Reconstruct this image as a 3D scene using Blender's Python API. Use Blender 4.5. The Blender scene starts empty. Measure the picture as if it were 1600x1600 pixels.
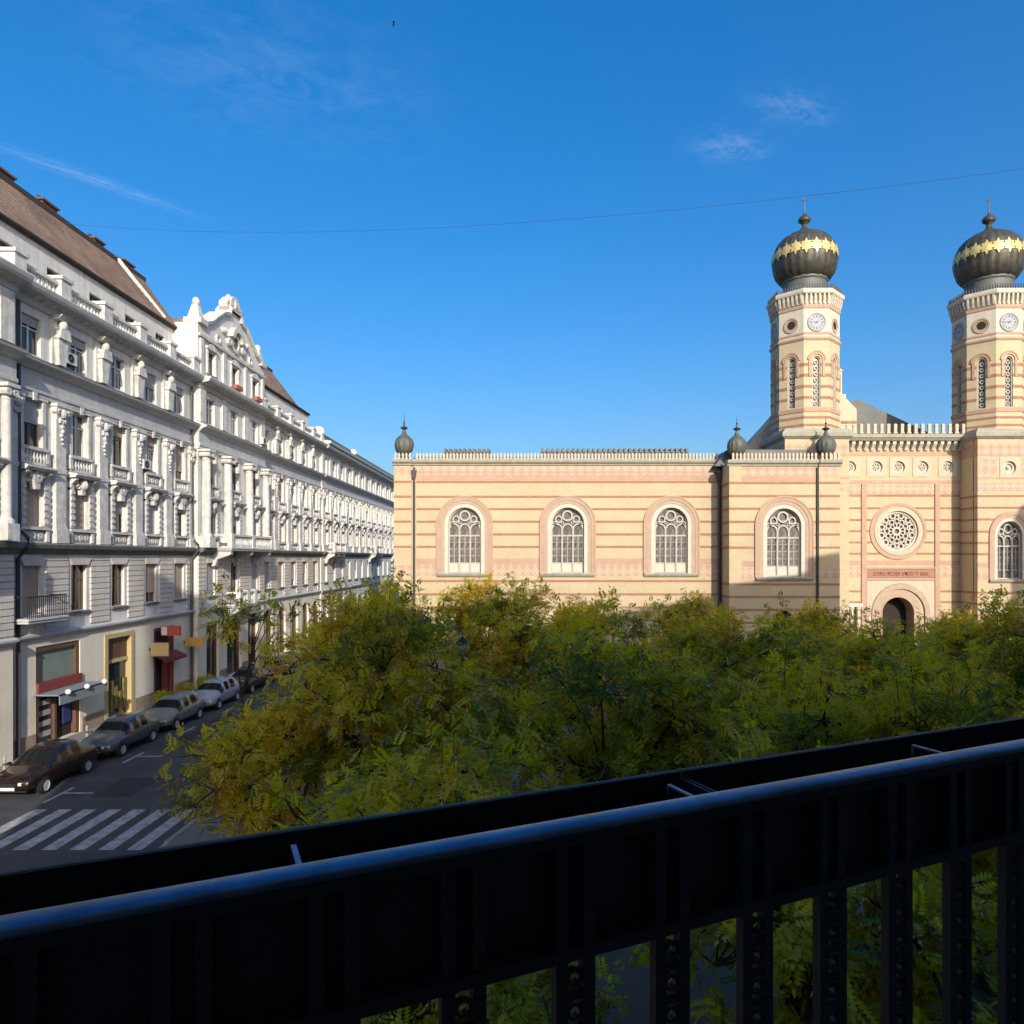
import bpy, bmesh, math, random
import numpy as np
from mathutils import Vector, Matrix

SC = bpy.context.scene
COL = SC.collection
R = math.radians
random.seed(7)

# ------------------------------------------------------------------ camera
EYE = 9.0                      # metres above the street
cam_d = bpy.data.cameras.new('camera')
cam_d.sensor_width = 36.0
cam_d.lens = 36.0 * 1100 / 1600
cam_d.shift_x = -30 / 1600
cam_d.shift_y = 72 / 1600
cam_d.clip_start = 0.05
cam_d.clip_end = 3000
cam = bpy.data.objects.new('camera', cam_d)
cam.location = (0, 0, EYE)
cam.rotation_euler = (R(90), 0, 0)
COL.objects.link(cam)
SC.camera = cam

# ------------------------------------------------------------------ sky, sun, exposure
SUN_AZ, SUN_EL = 17.0, 22.0     # from behind the camera, a little to the right
sun_dir = Vector((math.sin(R(SUN_AZ)) * math.cos(R(SUN_EL)), -math.cos(R(SUN_AZ)) * math.cos(R(SUN_EL)), math.sin(R(SUN_EL))))
W = bpy.data.worlds.new('World')
SC.world = W
W.use_nodes = True
nt = W.node_tree
nt.nodes.clear()


def nd(tree, kind, **kw):
    n = tree.nodes.new(kind)
    for k, v in kw.items():
        setattr(n, k, v)
    return n


w_out = nd(nt, 'ShaderNodeOutputWorld')
w_bg = nd(nt, 'ShaderNodeBackground')
w_bg.inputs['Strength'].default_value = 0.123
sky = nd(nt, 'ShaderNodeTexSky', sky_type='NISHITA')
sky.sun_disc = False
sky.sun_elevation = R(SUN_EL)
sky.sun_rotation = R(180 - SUN_AZ)
sky.altitude = 100
sky.air_density = 1.0
sky.dust_density = 4.5
sky.ozone_density = 3.5
hsv = nd(nt, 'ShaderNodeHueSaturation')
hsv.inputs['Saturation'].default_value = 1.51
hsv.inputs['Hue'].default_value = 0.505
hsv.inputs['Value'].default_value = 1.0
gam = nd(nt, 'ShaderNodeGamma')
gam.inputs['Gamma'].default_value = 0.85
nt.links.new(sky.outputs[0], gam.inputs['Color'])
nt.links.new(gam.outputs[0], hsv.inputs['Color'])
# thin cirrus: noise streaks laid out on a high flat layer (direction divided by its height)
tc = nd(nt, 'ShaderNodeTexCoord')
sep = nd(nt, 'ShaderNodeSeparateXYZ')
nt.links.new(tc.outputs['Generated'], sep.inputs[0])


def wmath(op, a, b=None, clamp=False):
    n = nd(nt, 'ShaderNodeMath', operation=op, use_clamp=clamp)
    for i, s in enumerate((a, b)):
        if s is None:
            continue
        if isinstance(s, (int, float)):
            n.inputs[i].default_value = s
        else:
            nt.links.new(s, n.inputs[i])
    return n.outputs[0]


zz = wmath('MAXIMUM', sep.outputs['Z'], 0.05)
px = wmath('DIVIDE', sep.outputs['X'], zz)
py = wmath('DIVIDE', sep.outputs['Y'], zz)


def cloud_patch(u, v, ang, ln, wd, amount, nscale):
    """A wisp centred on one spot of the cloud layer, long along ang."""
    ca, sa = math.cos(ang), math.sin(ang)
    du = wmath('SUBTRACT', px, u)
    dv = wmath('SUBTRACT', py, v)
    a = wmath('DIVIDE', wmath('ADD', wmath('MULTIPLY', du, ca), wmath('MULTIPLY', dv, sa)), ln)
    b = wmath('DIVIDE', wmath('SUBTRACT', wmath('MULTIPLY', dv, ca), wmath('MULTIPLY', du, sa)), wd)
    cmb = nd(nt, 'ShaderNodeCombineXYZ')
    nt.links.new(a, cmb.inputs[0])
    nt.links.new(b, cmb.inputs[1])
    no = nd(nt, 'ShaderNodeTexNoise')
    no.inputs['Scale'].default_value = nscale
    no.inputs['Detail'].default_value = 6
    no.inputs['Roughness'].default_value = 0.62
    no.inputs['Distortion'].default_value = 0.9
    nt.links.new(cmb.outputs[0], no.inputs['Vector'])
    r2 = wmath('ADD', wmath('MULTIPLY', a, a), wmath('MULTIPLY', b, b))
    fall = wmath('POWER', 2.718, wmath('MULTIPLY', r2, -1.0))
    k = wmath('MULTIPLY', wmath('SUBTRACT', no.outputs['Fac'], 0.36), 3.0, clamp=True)
    return wmath('MULTIPLY', wmath('MULTIPLY', k, fall), amount)


def layer_uv(x, y):
    """pixel of the photograph -> where that sight line meets the cloud layer"""
    dx, dz = (x - 830) / 1100, (872 - y) / 1100
    return dx / dz, 1 / dz


patches = None
for (x0, y0, x1, y1, wd, am, ns) in ((-40, 215, 300, 335, 0.028, 0.20, 2.6), (1175, 140, 1300, 195, 0.05, 0.13, 1.6),
                                     (1080, 215, 1200, 245, 0.06, 0.16, 1.5), (60, 20, 700, 190, 0.22, 0.06, 2.6)):
    ua, va = layer_uv(x0, y0)
    ub, vb = layer_uv(x1, y1)
    ln = math.hypot(ub - ua, vb - va) / 2
    p = cloud_patch((ua + ub) / 2, (va + vb) / 2, math.atan2(vb - va, ub - ua), ln * 0.75, wd, am, ns)
    patches = p if patches is None else wmath('ADD', patches, p)
mixc = nd(nt, 'ShaderNodeMix', data_type='RGBA')
nt.links.new(patches, mixc.inputs['Factor'])
nt.links.new(hsv.outputs[0], mixc.inputs[6])
mixc.inputs[7].default_value = (3.4, 3.8, 4.4, 1)
nt.links.new(mixc.outputs[2], w_bg.inputs['Color'])
nt.links.new(w_bg.outputs[0], w_out.inputs['Surface'])

sun_l = bpy.data.lights.new('sun', 'SUN')
sun_l.energy = 2.12
sun_l.angle = R(0.53)
sun_l.color = (1.0, 0.93, 0.83)
sun = bpy.data.objects.new('sun', sun_l)
sun.rotation_euler = (-sun_dir).to_track_quat('-Z', 'Y').to_euler()
sun.location = (60, -120, 80)
COL.objects.link(sun)

SC.view_settings.view_transform = 'Standard'
SC.view_settings.look = 'None'
SC.view_settings.gamma = 1.0
SC.view_settings.exposure = 1.17
SC.cycles.use_denoising = True
SC.cycles.max_bounces = 6
SC.cycles.transparent_max_bounces = 4


# ------------------------------------------------------------------ materials
def mat(name, col, rough=0.8, metal=0.0, var=0.0, vscale=1.5, col2=None, bump=0.0, bscale=20.0, spec=0.4, streak=0.0, coat=0.0, course=0.0):
    """Principled material: base colour varied by world-space noise, optional rain streaks, fine bump."""
    m = bpy.data.materials.new(name)
    m.use_nodes = True
    t = m.node_tree
    b = t.nodes['Principled BSDF']
    b.inputs['Base Color'].default_value = (*col, 1)
    b.inputs['Roughness'].default_value = rough
    b.inputs['Metallic'].default_value = metal
    b.inputs['Specular IOR Level'].default_value = spec
    if coat:
        b.inputs['Coat Weight'].default_value = coat
        b.inputs['Coat Roughness'].default_value = 0.06
    g = nd(t, 'ShaderNodeNewGeometry')
    last = None
    if var or col2:
        no = nd(t, 'ShaderNodeTexNoise')
        no.inputs['Scale'].default_value = vscale
        no.inputs['Detail'].default_value = 5
        no.inputs['Roughness'].default_value = 0.65
        t.links.new(g.outputs['Position'], no.inputs['Vector'])
        cr = nd(t, 'ShaderNodeValToRGB')
        cr.color_ramp.elements[0].position = 0.32
        cr.color_ramp.elements[1].position = 0.68
        c2 = col2 if col2 else tuple(c * (1 - var) for c in col)
        cr.color_ramp.elements[0].color = (*c2, 1)
        cr.color_ramp.elements[1].color = (*col, 1)
        t.links.new(no.outputs['Fac'], cr.inputs[0])
        last = cr.outputs[0]
    if streak:
        mp = nd(t, 'ShaderNodeMapping')
        mp.inputs['Scale'].default_value = (3.0, 3.0, 0.2)
        t.links.new(g.outputs['Position'], mp.inputs['Vector'])
        n2 = nd(t, 'ShaderNodeTexNoise')
        n2.inputs['Scale'].default_value = 1.6
        n2.inputs['Detail'].default_value = 6
        n2.inputs['Roughness'].default_value = 0.7
        t.links.new(mp.outputs[0], n2.inputs['Vector'])
        mr = nd(t, 'ShaderNodeMapRange')
        mr.inputs['From Min'].default_value = 0.42
        mr.inputs['From Max'].default_value = 0.72
        mr.inputs['To Max'].default_value = streak
        t.links.new(n2.outputs['Fac'], mr.inputs['Value'])
        mx = nd(t, 'ShaderNodeMix', data_type='RGBA')
        t.links.new(mr.outputs[0], mx.inputs['Factor'])
        if last:
            t.links.new(last, mx.inputs[6])
        else:
            mx.inputs[6].default_value = (*col, 1)
        mx.inputs[7].default_value = (col[0] * 0.36, col[1] * 0.35, col[2] * 0.33, 1)
        last = mx.outputs[2]
    if course:                   # tone changing from one masonry course to the next
        mp2 = nd(t, 'ShaderNodeMapping')
        mp2.inputs['Scale'].default_value = (1.6, 1.6, 9.0)
        t.links.new(g.outputs['Position'], mp2.inputs['Vector'])
        n4 = nd(t, 'ShaderNodeTexNoise')
        n4.inputs['Scale'].default_value = 1.0
        n4.inputs['Detail'].default_value = 3
        t.links.new(mp2.outputs[0], n4.inputs['Vector'])
        mr2 = nd(t, 'ShaderNodeMapRange')
        mr2.inputs['From Min'].default_value = 0.35
        mr2.inputs['From Max'].default_value = 0.65
        mr2.inputs['To Min'].default_value = 1.0 - course
        t.links.new(n4.outputs['Fac'], mr2.inputs['Value'])
        mx2 = nd(t, 'ShaderNodeMix', data_type='RGBA', blend_type='MULTIPLY')
        mx2.inputs['Factor'].default_value = 1.0
        if last:
            t.links.new(last, mx2.inputs[6])
        else:
            mx2.inputs[6].default_value = (*col, 1)
        t.links.new(mr2.outputs[0], mx2.inputs[7])
        last = mx2.outputs[2]
    if last:
        t.links.new(last, b.inputs['Base Color'])
    if bump:
        n3 = nd(t, 'ShaderNodeTexNoise')
        n3.inputs['Scale'].default_value = bscale
        n3.inputs['Detail'].default_value = 4
        t.links.new(g.outputs['Position'], n3.inputs['Vector'])
        bp = nd(t, 'ShaderNodeBump')
        bp.inputs['Strength'].default_value = bump
        bp.inputs['Distance'].default_value = 0.03
        t.links.new(n3.outputs['Fac'], bp.inputs['Height'])
        t.links.new(bp.outputs[0], b.inputs['Normal'])
    return m


def pattern_mat(name, ca, cb, sx, sz, kind='diamond'):
    """flat brick mosaic: a row of diamonds or small stars on a ground colour (facade lies in X-Z)"""
    m = mat(name, ca, 0.85)
    t = m.node_tree
    b = t.nodes['Principled BSDF']
    g = nd(t, 'ShaderNodeTexCoord')
    s = nd(t, 'ShaderNodeSeparateXYZ')
    t.links.new(g.outputs['Object'], s.inputs[0])

    def mt(op, a, c=None):
        n = nd(t, 'ShaderNodeMath', operation=op)
        for i, q in enumerate((a, c)):
            if q is None:
                continue
            if isinstance(q, (int, float)):
                n.inputs[i].default_value = q
            else:
                t.links.new(q, n.inputs[i])
        return n.outputs[0]
    fu = mt('ABSOLUTE', mt('SUBTRACT', mt('FRACT', mt('DIVIDE', mt('ADD', s.outputs['X'], 500.0), sx)), 0.5))
    fz = mt('ABSOLUTE', mt('SUBTRACT', mt('FRACT', mt('DIVIDE', mt('ADD', s.outputs['Z'], 500.0), sz)), 0.5))
    d = mt('ADD', fu, fz)
    inner = mt('LESS_THAN', d, 0.22)
    ring = mt('MULTIPLY', mt('GREATER_THAN', d, 0.36), mt('LESS_THAN', d, 0.50))
    k = mt('ADD', inner, ring) if kind == 'diamond' else mt('LESS_THAN', mt('MULTIPLY', fu, fz), 0.018)
    mx = nd(t, 'ShaderNodeMix', data_type='RGBA')
    t.links.new(k, mx.inputs['Factor'])
    mx.inputs[6].default_value = (*ca, 1)
    mx.inputs[7].default_value = (*cb, 1)
    t.links.new(mx.outputs[2], b.inputs['Base Color'])
    return m


M = {}
M['stucco'] = mat('stucco_white', (0.74, 0.72, 0.675), 0.9, var=0.17, vscale=0.7, bump=0.25, bscale=9, streak=0.45)
M['stucco_trim'] = mat('stucco_trim', (0.74, 0.72, 0.675), 0.9, var=0.36, vscale=2.6, bump=0.35, bscale=14, streak=0.55)
M['stucco_grey'] = mat('stucco_frieze', (0.55, 0.55, 0.545), 0.9, var=0.22, vscale=1.1, bump=0.2, bscale=9, streak=0.3)
M['stucco_warm'] = mat('stucco_rusticated', (0.67, 0.615, 0.545), 0.92, var=0.2, vscale=0.8, bump=0.3, bscale=10, streak=0.25)
M['shop_wall'] = mat('ground_floor_plaster', (0.76, 0.70, 0.565), 0.9, var=0.15, vscale=0.6, bump=0.2, bscale=8, streak=0.12)
M['plinth'] = mat('plinth_stone', (0.34, 0.26, 0.18), 0.9, var=0.3, vscale=2, bump=0.3, bscale=10)
M['ledge_dirt'] = mat('sooty_ledge', (0.19, 0.185, 0.175), 0.95, var=0.35, vscale=3, bump=0.2)
M['roof_tile'] = mat('weathered_roof_tile', (0.33, 0.225, 0.15), 0.9, col2=(0.155, 0.10, 0.08), vscale=0.5, bump=0.9, bscale=6, streak=0.35)
M['ridge'] = mat('ridge_tar', (0.055, 0.045, 0.04), 0.9, var=0.3)
M['chimney'] = mat('chimney_brick', (0.16, 0.10, 0.075), 0.9, var=0.4, vscale=4, bump=0.3)
M['glass'] = mat('window_glass', (0.030, 0.036, 0.042), 0.06, spec=0.8, var=0.5, vscale=0.35)
M['frame_white'] = mat('window_frame_white', (0.62, 0.61, 0.58), 0.6, var=0.15, vscale=3)
M['frame_brown'] = mat('window_frame_brown', (0.13, 0.085, 0.06), 0.6, var=0.2, vscale=3)
M['blind'] = mat('roller_blind', (0.42, 0.32, 0.25), 0.8, var=0.15, vscale=1.2)
M['blind_grey'] = mat('roller_blind_grey', (0.36, 0.36, 0.37), 0.8, var=0.15, vscale=1.2)
M['blind_blue'] = mat('roller_blind_blue', (0.20, 0.42, 0.60), 0.8, var=0.1)
M['iron'] = mat('dark_iron', (0.025, 0.026, 0.028), 0.55, var=0.2, vscale=6)
M['zinc'] = mat('zinc_downpipe', (0.085, 0.08, 0.085), 0.6, metal=0.2, var=0.3, vscale=2)
# synagogue
M['yellow_brick'] = mat('yellow_brick', (0.55, 0.45, 0.29), 0.9, col2=(0.505, 0.395, 0.24), vscale=0.55, bump=0.22, bscale=12, streak=0.10, course=0.08)
M['yellow_tower'] = mat('tower_brick', (0.55, 0.46, 0.305), 0.9, col2=(0.51, 0.405, 0.25), vscale=0.6, bump=0.2, bscale=12, streak=0.10, course=0.07)
M['red_brick'] = mat('red_brick_band', (0.395, 0.21, 0.135), 0.9, col2=(0.32, 0.16, 0.10), vscale=1.4, bump=0.2, bscale=14, course=0.1)
M['pink_brick'] = mat('pink_brick', (0.50, 0.335, 0.24), 0.9, col2=(0.45, 0.28, 0.195), vscale=1.1, bump=0.2, bscale=14, course=0.08, streak=0.08)
M['pink_pattern'] = pattern_mat('diamond_brick_frieze', (0.525, 0.38, 0.275), (0.42, 0.245, 0.17), 0.9, 0.78)
M['star_pattern'] = pattern_mat('star_brick_frieze', (0.48, 0.305, 0.215), (0.56, 0.43, 0.32), 0.8, 1.05)
M['rust_panel'] = mat('inscription_panel', (0.40, 0.20, 0.13), 0.9, var=0.15, vscale=2)
M['inscription'] = mat('inscription_paint', (0.16, 0.07, 0.05), 0.8)
M['stone'] = mat('cream_stone', (0.56, 0.475, 0.345), 0.9, var=0.15, vscale=1.6, bump=0.2, bscale=10, streak=0.15)
M['stone_pale'] = mat('pale_stone', (0.62, 0.56, 0.455), 0.9, var=0.14, vscale=1.6, bump=0.2, bscale=10, streak=0.14)
M['stone_grey'] = mat('weathered_cornice_stone', (0.40, 0.37, 0.295), 0.9, var=0.25, vscale=2, bump=0.25, bscale=10, streak=0.3)
M['stone_tan'] = mat('tan_stone', (0.46, 0.345, 0.245), 0.9, var=0.15, vscale=1.6, bump=0.2)
M['tracery'] = mat('tracery_stone', (0.47, 0.44, 0.38), 0.85, var=0.12, vscale=3)
M['copper'] = mat('patinated_copper', (0.10, 0.10, 0.080), 0.5, metal=0.35, col2=(0.050, 0.043, 0.038), vscale=1.8, bump=0.1)
M['copper_green'] = mat('green_patina', (0.125, 0.14, 0.12), 0.6, metal=0.15, col2=(0.085, 0.08, 0.066), vscale=1.5, bump=0.1)
M['roof_metal'] = mat('grey_roof_metal', (0.13, 0.135, 0.13), 0.6, metal=0.2, var=0.25, vscale=0.8)
M['gold'] = mat('gold_leaf', (0.80, 0.61, 0.24), 0.45, metal=0.3, var=0.35, vscale=3)
M['clock_face'] = mat('clock_face', (0.34, 0.37, 0.41), 0.6, var=0.1, vscale=3)
M['clock_mark'] = mat('clock_hand_black', (0.03, 0.032, 0.04), 0.5)
M['dark_inside'] = mat('dark_interior', (0.03, 0.022, 0.018), 0.9)


def lead_glass():
    m = mat('leaded_glass', (0.17, 0.155, 0.14), 0.25, spec=0.5)
    t = m.node_tree
    b = t.nodes['Principled BSDF']
    g = nd(t, 'ShaderNodeTexCoord')
    br = nd(t, 'ShaderNodeTexVoronoi')
    br.inputs['Scale'].default_value = 3.2
    cr = nd(t, 'ShaderNodeValToRGB')
    cr.color_ramp.elements[0].color = (0.06, 0.052, 0.048, 1)
    cr.color_ramp.elements[1].color = (0.21, 0.185, 0.17, 1)
    t.links.new(g.outputs['Object'], br.inputs['Vector'])
    t.links.new(br.outputs['Color'], cr.inputs[0])
    t.links.new(cr.outputs[0], b.inputs['Base Color'])
    return m


M['lead'] = lead_glass()


# ------------------------------------------------------------------ mesh helpers
class MB:
    """collects faces of several materials, builds ONE mesh object"""

    def __init__(self):
        self.v, self.f, self.m, self.mi = [], [], [], 0

    def face(self, pts):
        n = len(self.v)
        self.v.extend(pts)
        self.f.append(tuple(range(n, n + len(pts))))
        self.m.append(self.mi)

    def box(self, x0, x1, y0, y1, z0, z1):
        n = len(self.v)
        self.v += [(x0, y0, z0), (x1, y0, z0), (x1, y1, z0), (x0, y1, z0), (x0, y0, z1), (x1, y0, z1), (x1, y1, z1), (x0, y1, z1)]
        for q in ((0, 3, 2, 1), (4, 5, 6, 7), (0, 1, 5, 4), (1, 2, 6, 5), (2, 3, 7, 6), (3, 0, 4, 7)):
            self.f.append(tuple(n + i for i in q))
            self.m.append(self.mi)
        return self

    def taper(self, cx, cy, z0, z1, a0, b0, a1, b1):
        n = len(self.v)
        for (a, b, z) in ((a0, b0, z0), (a1, b1, z1)):
            self.v += [(cx - a, cy - b, z), (cx + a, cy - b, z), (cx + a, cy + b, z), (cx - a, cy + b, z)]
        for q in ((0, 3, 2, 1), (4, 5, 6, 7), (0, 1, 5, 4), (1, 2, 6, 5), (2, 3, 7, 6), (3, 0, 4, 7)):
            self.f.append(tuple(n + i for i in q))
            self.m.append(self.mi)
        return self

    def loops(self, rings, closed=True, cap=True):
        """skin a list of equal-length point loops"""
        k = len(rings[0])
        n = len(self.v)
        for r in rings:
            self.v.extend(r)
        for i in range(len(rings) - 1):
            for j in range(k if closed else k - 1):
                a, b = n + i * k + j, n + i * k + (j + 1) % k
                self.f.append((a, b, b + k, a + k))
                self.m.append(self.mi)
        if cap:
            self.f.append(tuple(n + j for j in reversed(range(k))))
            self.m.append(self.mi)
            e = n + (len(rings) - 1) * k
            self.f.append(tuple(e + j for j in range(k)))
            self.m.append(self.mi)
        return self

    def prism(self, pts, y0, y1):
        """polygon in x-z pushed along y"""
        return self.loops([[(x, y0, z) for x, z in pts], [(x, y1, z) for x, z in pts]])

    def run(self, prof, x0, x1):
        """profile in y-z (outward is -y) run along x"""
        return self.loops([[(x0, y, z) for y, z in prof], [(x1, y, z) for y, z in prof]])

    def lathe(self, prof, cx=0, cy=0, n=16, lobes=0, depth=0.0, rot=0.0, cap=True):
        rings = []
        for (r, z) in prof:
            ring = []
            for j in range(n):
                a = rot + 2 * math.pi * j / n
                rr = r
                if lobes:
                    rr = r * (1 - depth * (1 - abs(math.cos(a * lobes / 2))))
                ring.append((cx + rr * math.cos(a), cy + rr * math.sin(a), z))
            rings.append(ring)
        return self.loops(rings, cap=cap)

    def ball(self, cx, cy, cz, r, rz=None, n=10, k=6):
        rz = rz or r
        return self.lathe([(max(r * math.sin(math.pi * i / k), 0.001), cz - rz * math.cos(math.pi * i / k)) for i in range(k + 1)], cx, cy, n)

    def tube(self, pts, rad, n=6, cap=True):
        rings = []
        P = [Vector(p) for p in pts]
        for i, p in enumerate(P):
            d = (P[min(i + 1, len(P) - 1)] - P[max(i - 1, 0)]).normalized()
            a = d.orthogonal().normalized() if abs(d.z) > 0.95 else d.cross(Vector((0, 0, 1))).normalized()
            if abs(d.z) > 0.95:
                a = d.cross(Vector((1, 0, 0))).normalized()
            b = a.cross(d).normalized()
            r = rad[i] if isinstance(rad, (list, tuple)) else rad
            rings.append([tuple(p + a * (r * math.cos(2 * math.pi * j / n)) + b * (r * math.sin(2 * math.pi * j / n))) for j in range(n)])
        return self.loops(rings, cap=cap)

    def ring(self, cx, cz, r0, r1, y0, y1, a0=0.0, a1=360.0, n=24):
        """flat ring (sector) in the x-z plane with thickness along y"""
        full = abs(a1 - a0) >= 359.9
        k = n if full else n + 1
        secs = []
        for j in range(k):
            a = R(a0 + (a1 - a0) * j / n)
            c, s = math.cos(a), math.sin(a)
            secs.append([(cx + r0 * c, y0, cz + r0 * s), (cx + r1 * c, y0, cz + r1 * s), (cx + r1 * c, y1, cz + r1 * s), (cx + r0 * c, y1, cz + r0 * s)])
        if full:
            secs.append(secs[0])
            return self.loops(secs, cap=False)
        return self.loops(secs)

    def disc(self, cx, cz, r, y, n=24):
        self.face([(cx + r * math.cos(2 * math.pi * j / n), y, cz + r * math.sin(2 * math.pi * j / n)) for j in range(n)])
        return self

    def archband(self, cx, zb, zs, r0, r1, y0, y1, n=16):
        """jambs and round arch: a band r0..r1 wide, springing at zs, feet at zb"""
        secs = [[(cx + r0, y0, zb), (cx + r1, y0, zb), (cx + r1, y1, zb), (cx + r0, y1, zb)]]
        for j in range(n + 1):
            a = math.pi * j / n
            c, s = math.cos(a), math.sin(a)
            secs.append([(cx + r0 * c, y0, zs + r0 * s), (cx + r1 * c, y0, zs + r1 * s), (cx + r1 * c, y1, zs + r1 * s), (cx + r0 * c, y1, zs + r0 * s)])
        secs.append([(cx - r0, y0, zb), (cx - r1, y0, zb), (cx - r1, y1, zb), (cx - r0, y1, zb)])
        return self.loops(secs)

    def archface(self, cx, zb, zs, r, y, n=16):
        pts = [(cx - r, y, zb), (cx + r, y, zb)]
        pts += [(cx + r * math.cos(math.pi * j / n), y, zs + r * math.sin(math.pi * j / n)) for j in range(n + 1)]
        self.face(pts)
        return self

    def wall(self, x0, x1, z0, z1, y, opens, rev):
        """front face at y with real openings (xa, xb, za, zb, 'r' rect | 'a' round-headed | 'o' round) and reveals rev deep"""
        xs = sorted({x0, x1, *[o[0] for o in opens], *[o[1] for o in opens]})
        zs = sorted({z0, z1, *[o[2] for o in opens], *[o[3] for o in opens]})
        xs = [x for x in xs if x0 <= x <= x1]
        zs = [z for z in zs if z0 <= z <= z1]
        for i in range(len(xs) - 1):
            for j in range(len(zs) - 1):
                mx, mz = (xs[i] + xs[i + 1]) / 2, (zs[j] + zs[j + 1]) / 2
                if any(o[0] < mx < o[1] and o[2] < mz < o[3] for o in opens):
                    continue
                self.face([(xs[i], y, zs[j]), (xs[i + 1], y, zs[j]), (xs[i + 1], y, zs[j + 1]), (xs[i], y, zs[j + 1])])
        for (a, b, c, d, kind) in opens:
            if kind == 'r':
                path = [(a, c), (b, c), (b, d), (a, d)]
            else:
                cx, r = (a + b) / 2, (b - a) / 2
                n = 12
                arc = [(cx + r * math.cos(math.pi * j / n), d - r + r * math.sin(math.pi * j / n)) for j in range(n + 1)]
                for s in (0, 1):
                    half = arc[:n // 2 + 1] if s == 0 else arc[n // 2:]
                    self.face([((b if s == 0 else a), y, d)] + [(p[0], y, p[1]) for p in (reversed(half))])
                if kind == 'a':
                    path = [(a, c), (b, c)] + arc
                else:
                    low = [(p[0], 2 * (d - r) - p[1]) for p in arc]
                    for s in (0, 1):
                        half = low[:n // 2 + 1] if s == 0 else low[n // 2:]
                        self.face([((b if s == 0 else a), y, c)] + [(p[0], y, p[1]) for p in (reversed(half))])
                    path = arc + list(reversed(low))[1:-1]
            for k in range(len(path)):
                p, q = path[k], path[(k + 1) % len(path)]
                if (p[0] - q[0]) ** 2 + (p[1] - q[1]) ** 2 < 1e-9:
                    continue
                self.face([(p[0], y, p[1]), (p[0], y + rev, p[1]), (q[0], y + rev, q[1]), (q[0], y, q[1])])
        return self

    def mesh(self, name, mats, smooth=False):
        me = bpy.data.meshes.new(name)
        me.from_pydata([tuple(p) for p in self.v], [], self.f)
        if not isinstance(mats, (list, tuple)):
            mats = [mats]
        for m in mats:
            me.materials.append(M[m] if isinstance(m, str) else m)
        if len(mats) > 1:
            me.polygons.foreach_set('material_index', self.m)
        if smooth:
            bm = bmesh.new()
            bm.from_mesh(me)
            bmesh.ops.remove_doubles(bm, verts=bm.verts, dist=0.0005)
            bmesh.ops.recalc_face_normals(bm, faces=bm.faces)
            for e in bm.edges:
                if len(e.link_faces) == 2 and e.calc_face_angle(0) > R(38):
                    e.smooth = False
            for f in bm.faces:
                f.smooth = True
            bm.to_mesh(me)
            bm.free()
        return me

    def build(self, name, mats, parent=None, loc=(0, 0, 0), smooth=False):
        return put(name, self.mesh(name, mats, smooth), parent, loc)


def put(name, me, parent=None, loc=(0, 0, 0), rz=0.0, scale=None):
    o = bpy.data.objects.new(name, me)
    COL.objects.link(o)
    o.location = loc
    if rz:
        o.rotation_euler = (0, 0, rz)
    if scale:
        o.scale = scale
    if parent:
        o.parent = parent
    return o


def tag(o, label=None, cat=None, group=None, kind=None):
    if label:
        o['label'] = label
    if cat:
        o['category'] = cat
    if group:
        o['group'] = group
    if kind:
        o['kind'] = kind
    return o


def root(name, loc, label, cat, rz=0.0, group=None):
    return tag(put(name, None, None, loc, rz), label, cat, group)


_cache = {}


def shared(key, fn):
    if key not in _cache:
        _cache[key] = fn()
    return _cache[key]


def bx(*a):
    return MB().box(*a)

# ================================================================== ground, road, pavements
M['asphalt'] = mat('asphalt', (0.075, 0.077, 0.08), 0.9, col2=(0.042, 0.043, 0.046), vscale=0.55, bump=0.5, bscale=45)
M['paving'] = mat('square_paving', (0.21, 0.175, 0.15), 0.9, col2=(0.15, 0.13, 0.115), vscale=0.5, bump=0.3, bscale=12)
M['pavement'] = mat('pavement_slabs', (0.27, 0.25, 0.225), 0.9, col2=(0.2, 0.185, 0.17), vscale=0.8, bump=0.3, bscale=12)
M['kerb'] = mat('kerb_stone', (0.30, 0.285, 0.26), 0.9, var=0.25, vscale=2, bump=0.3)
M['ground'] = mat('ground_earth', (0.11, 0.105, 0.095), 0.95, var=0.3, vscale=0.2)
M['road_paint'] = mat('worn_road_paint', (0.50, 0.50, 0.49), 0.85, col2=(0.20, 0.20, 0.20), vscale=3.4, bump=0.2, bscale=40)

M['manhole'] = mat('cast_iron_cover', (0.05, 0.045, 0.04), 0.7, var=0.3, vscale=8)
M['patch'] = mat('asphalt_patch', (0.036, 0.036, 0.038), 0.9, var=0.2, vscale=1.5, bump=0.5, bscale=45)
g = MB()
g.face([(-700, -500, 0), (700, -500, 0), (700, 900, 0), (-700, 900, 0)])
tag(g.build('ground', 'ground'), 'wide bare ground under the whole town quarter', kind='structure')
g = MB()
g.face([(-20.5, -60, 0.004), (-11.3, -60, 0.004), (-11.3, 260, 0.004), (-20.5, 260, 0.004)])
road = tag(g.build('road', 'asphalt'), 'dark asphalt street running away beside the white buildings', kind='structure')
g = MB()
g.face([(-60, -62, 0.002), (90, -62, 0.002), (90, 64, 0.002), (-60, 64, 0.002)])
tag(g.build('square_roadway', 'asphalt'), 'asphalt roadway round the tree square', kind='structure')

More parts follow.
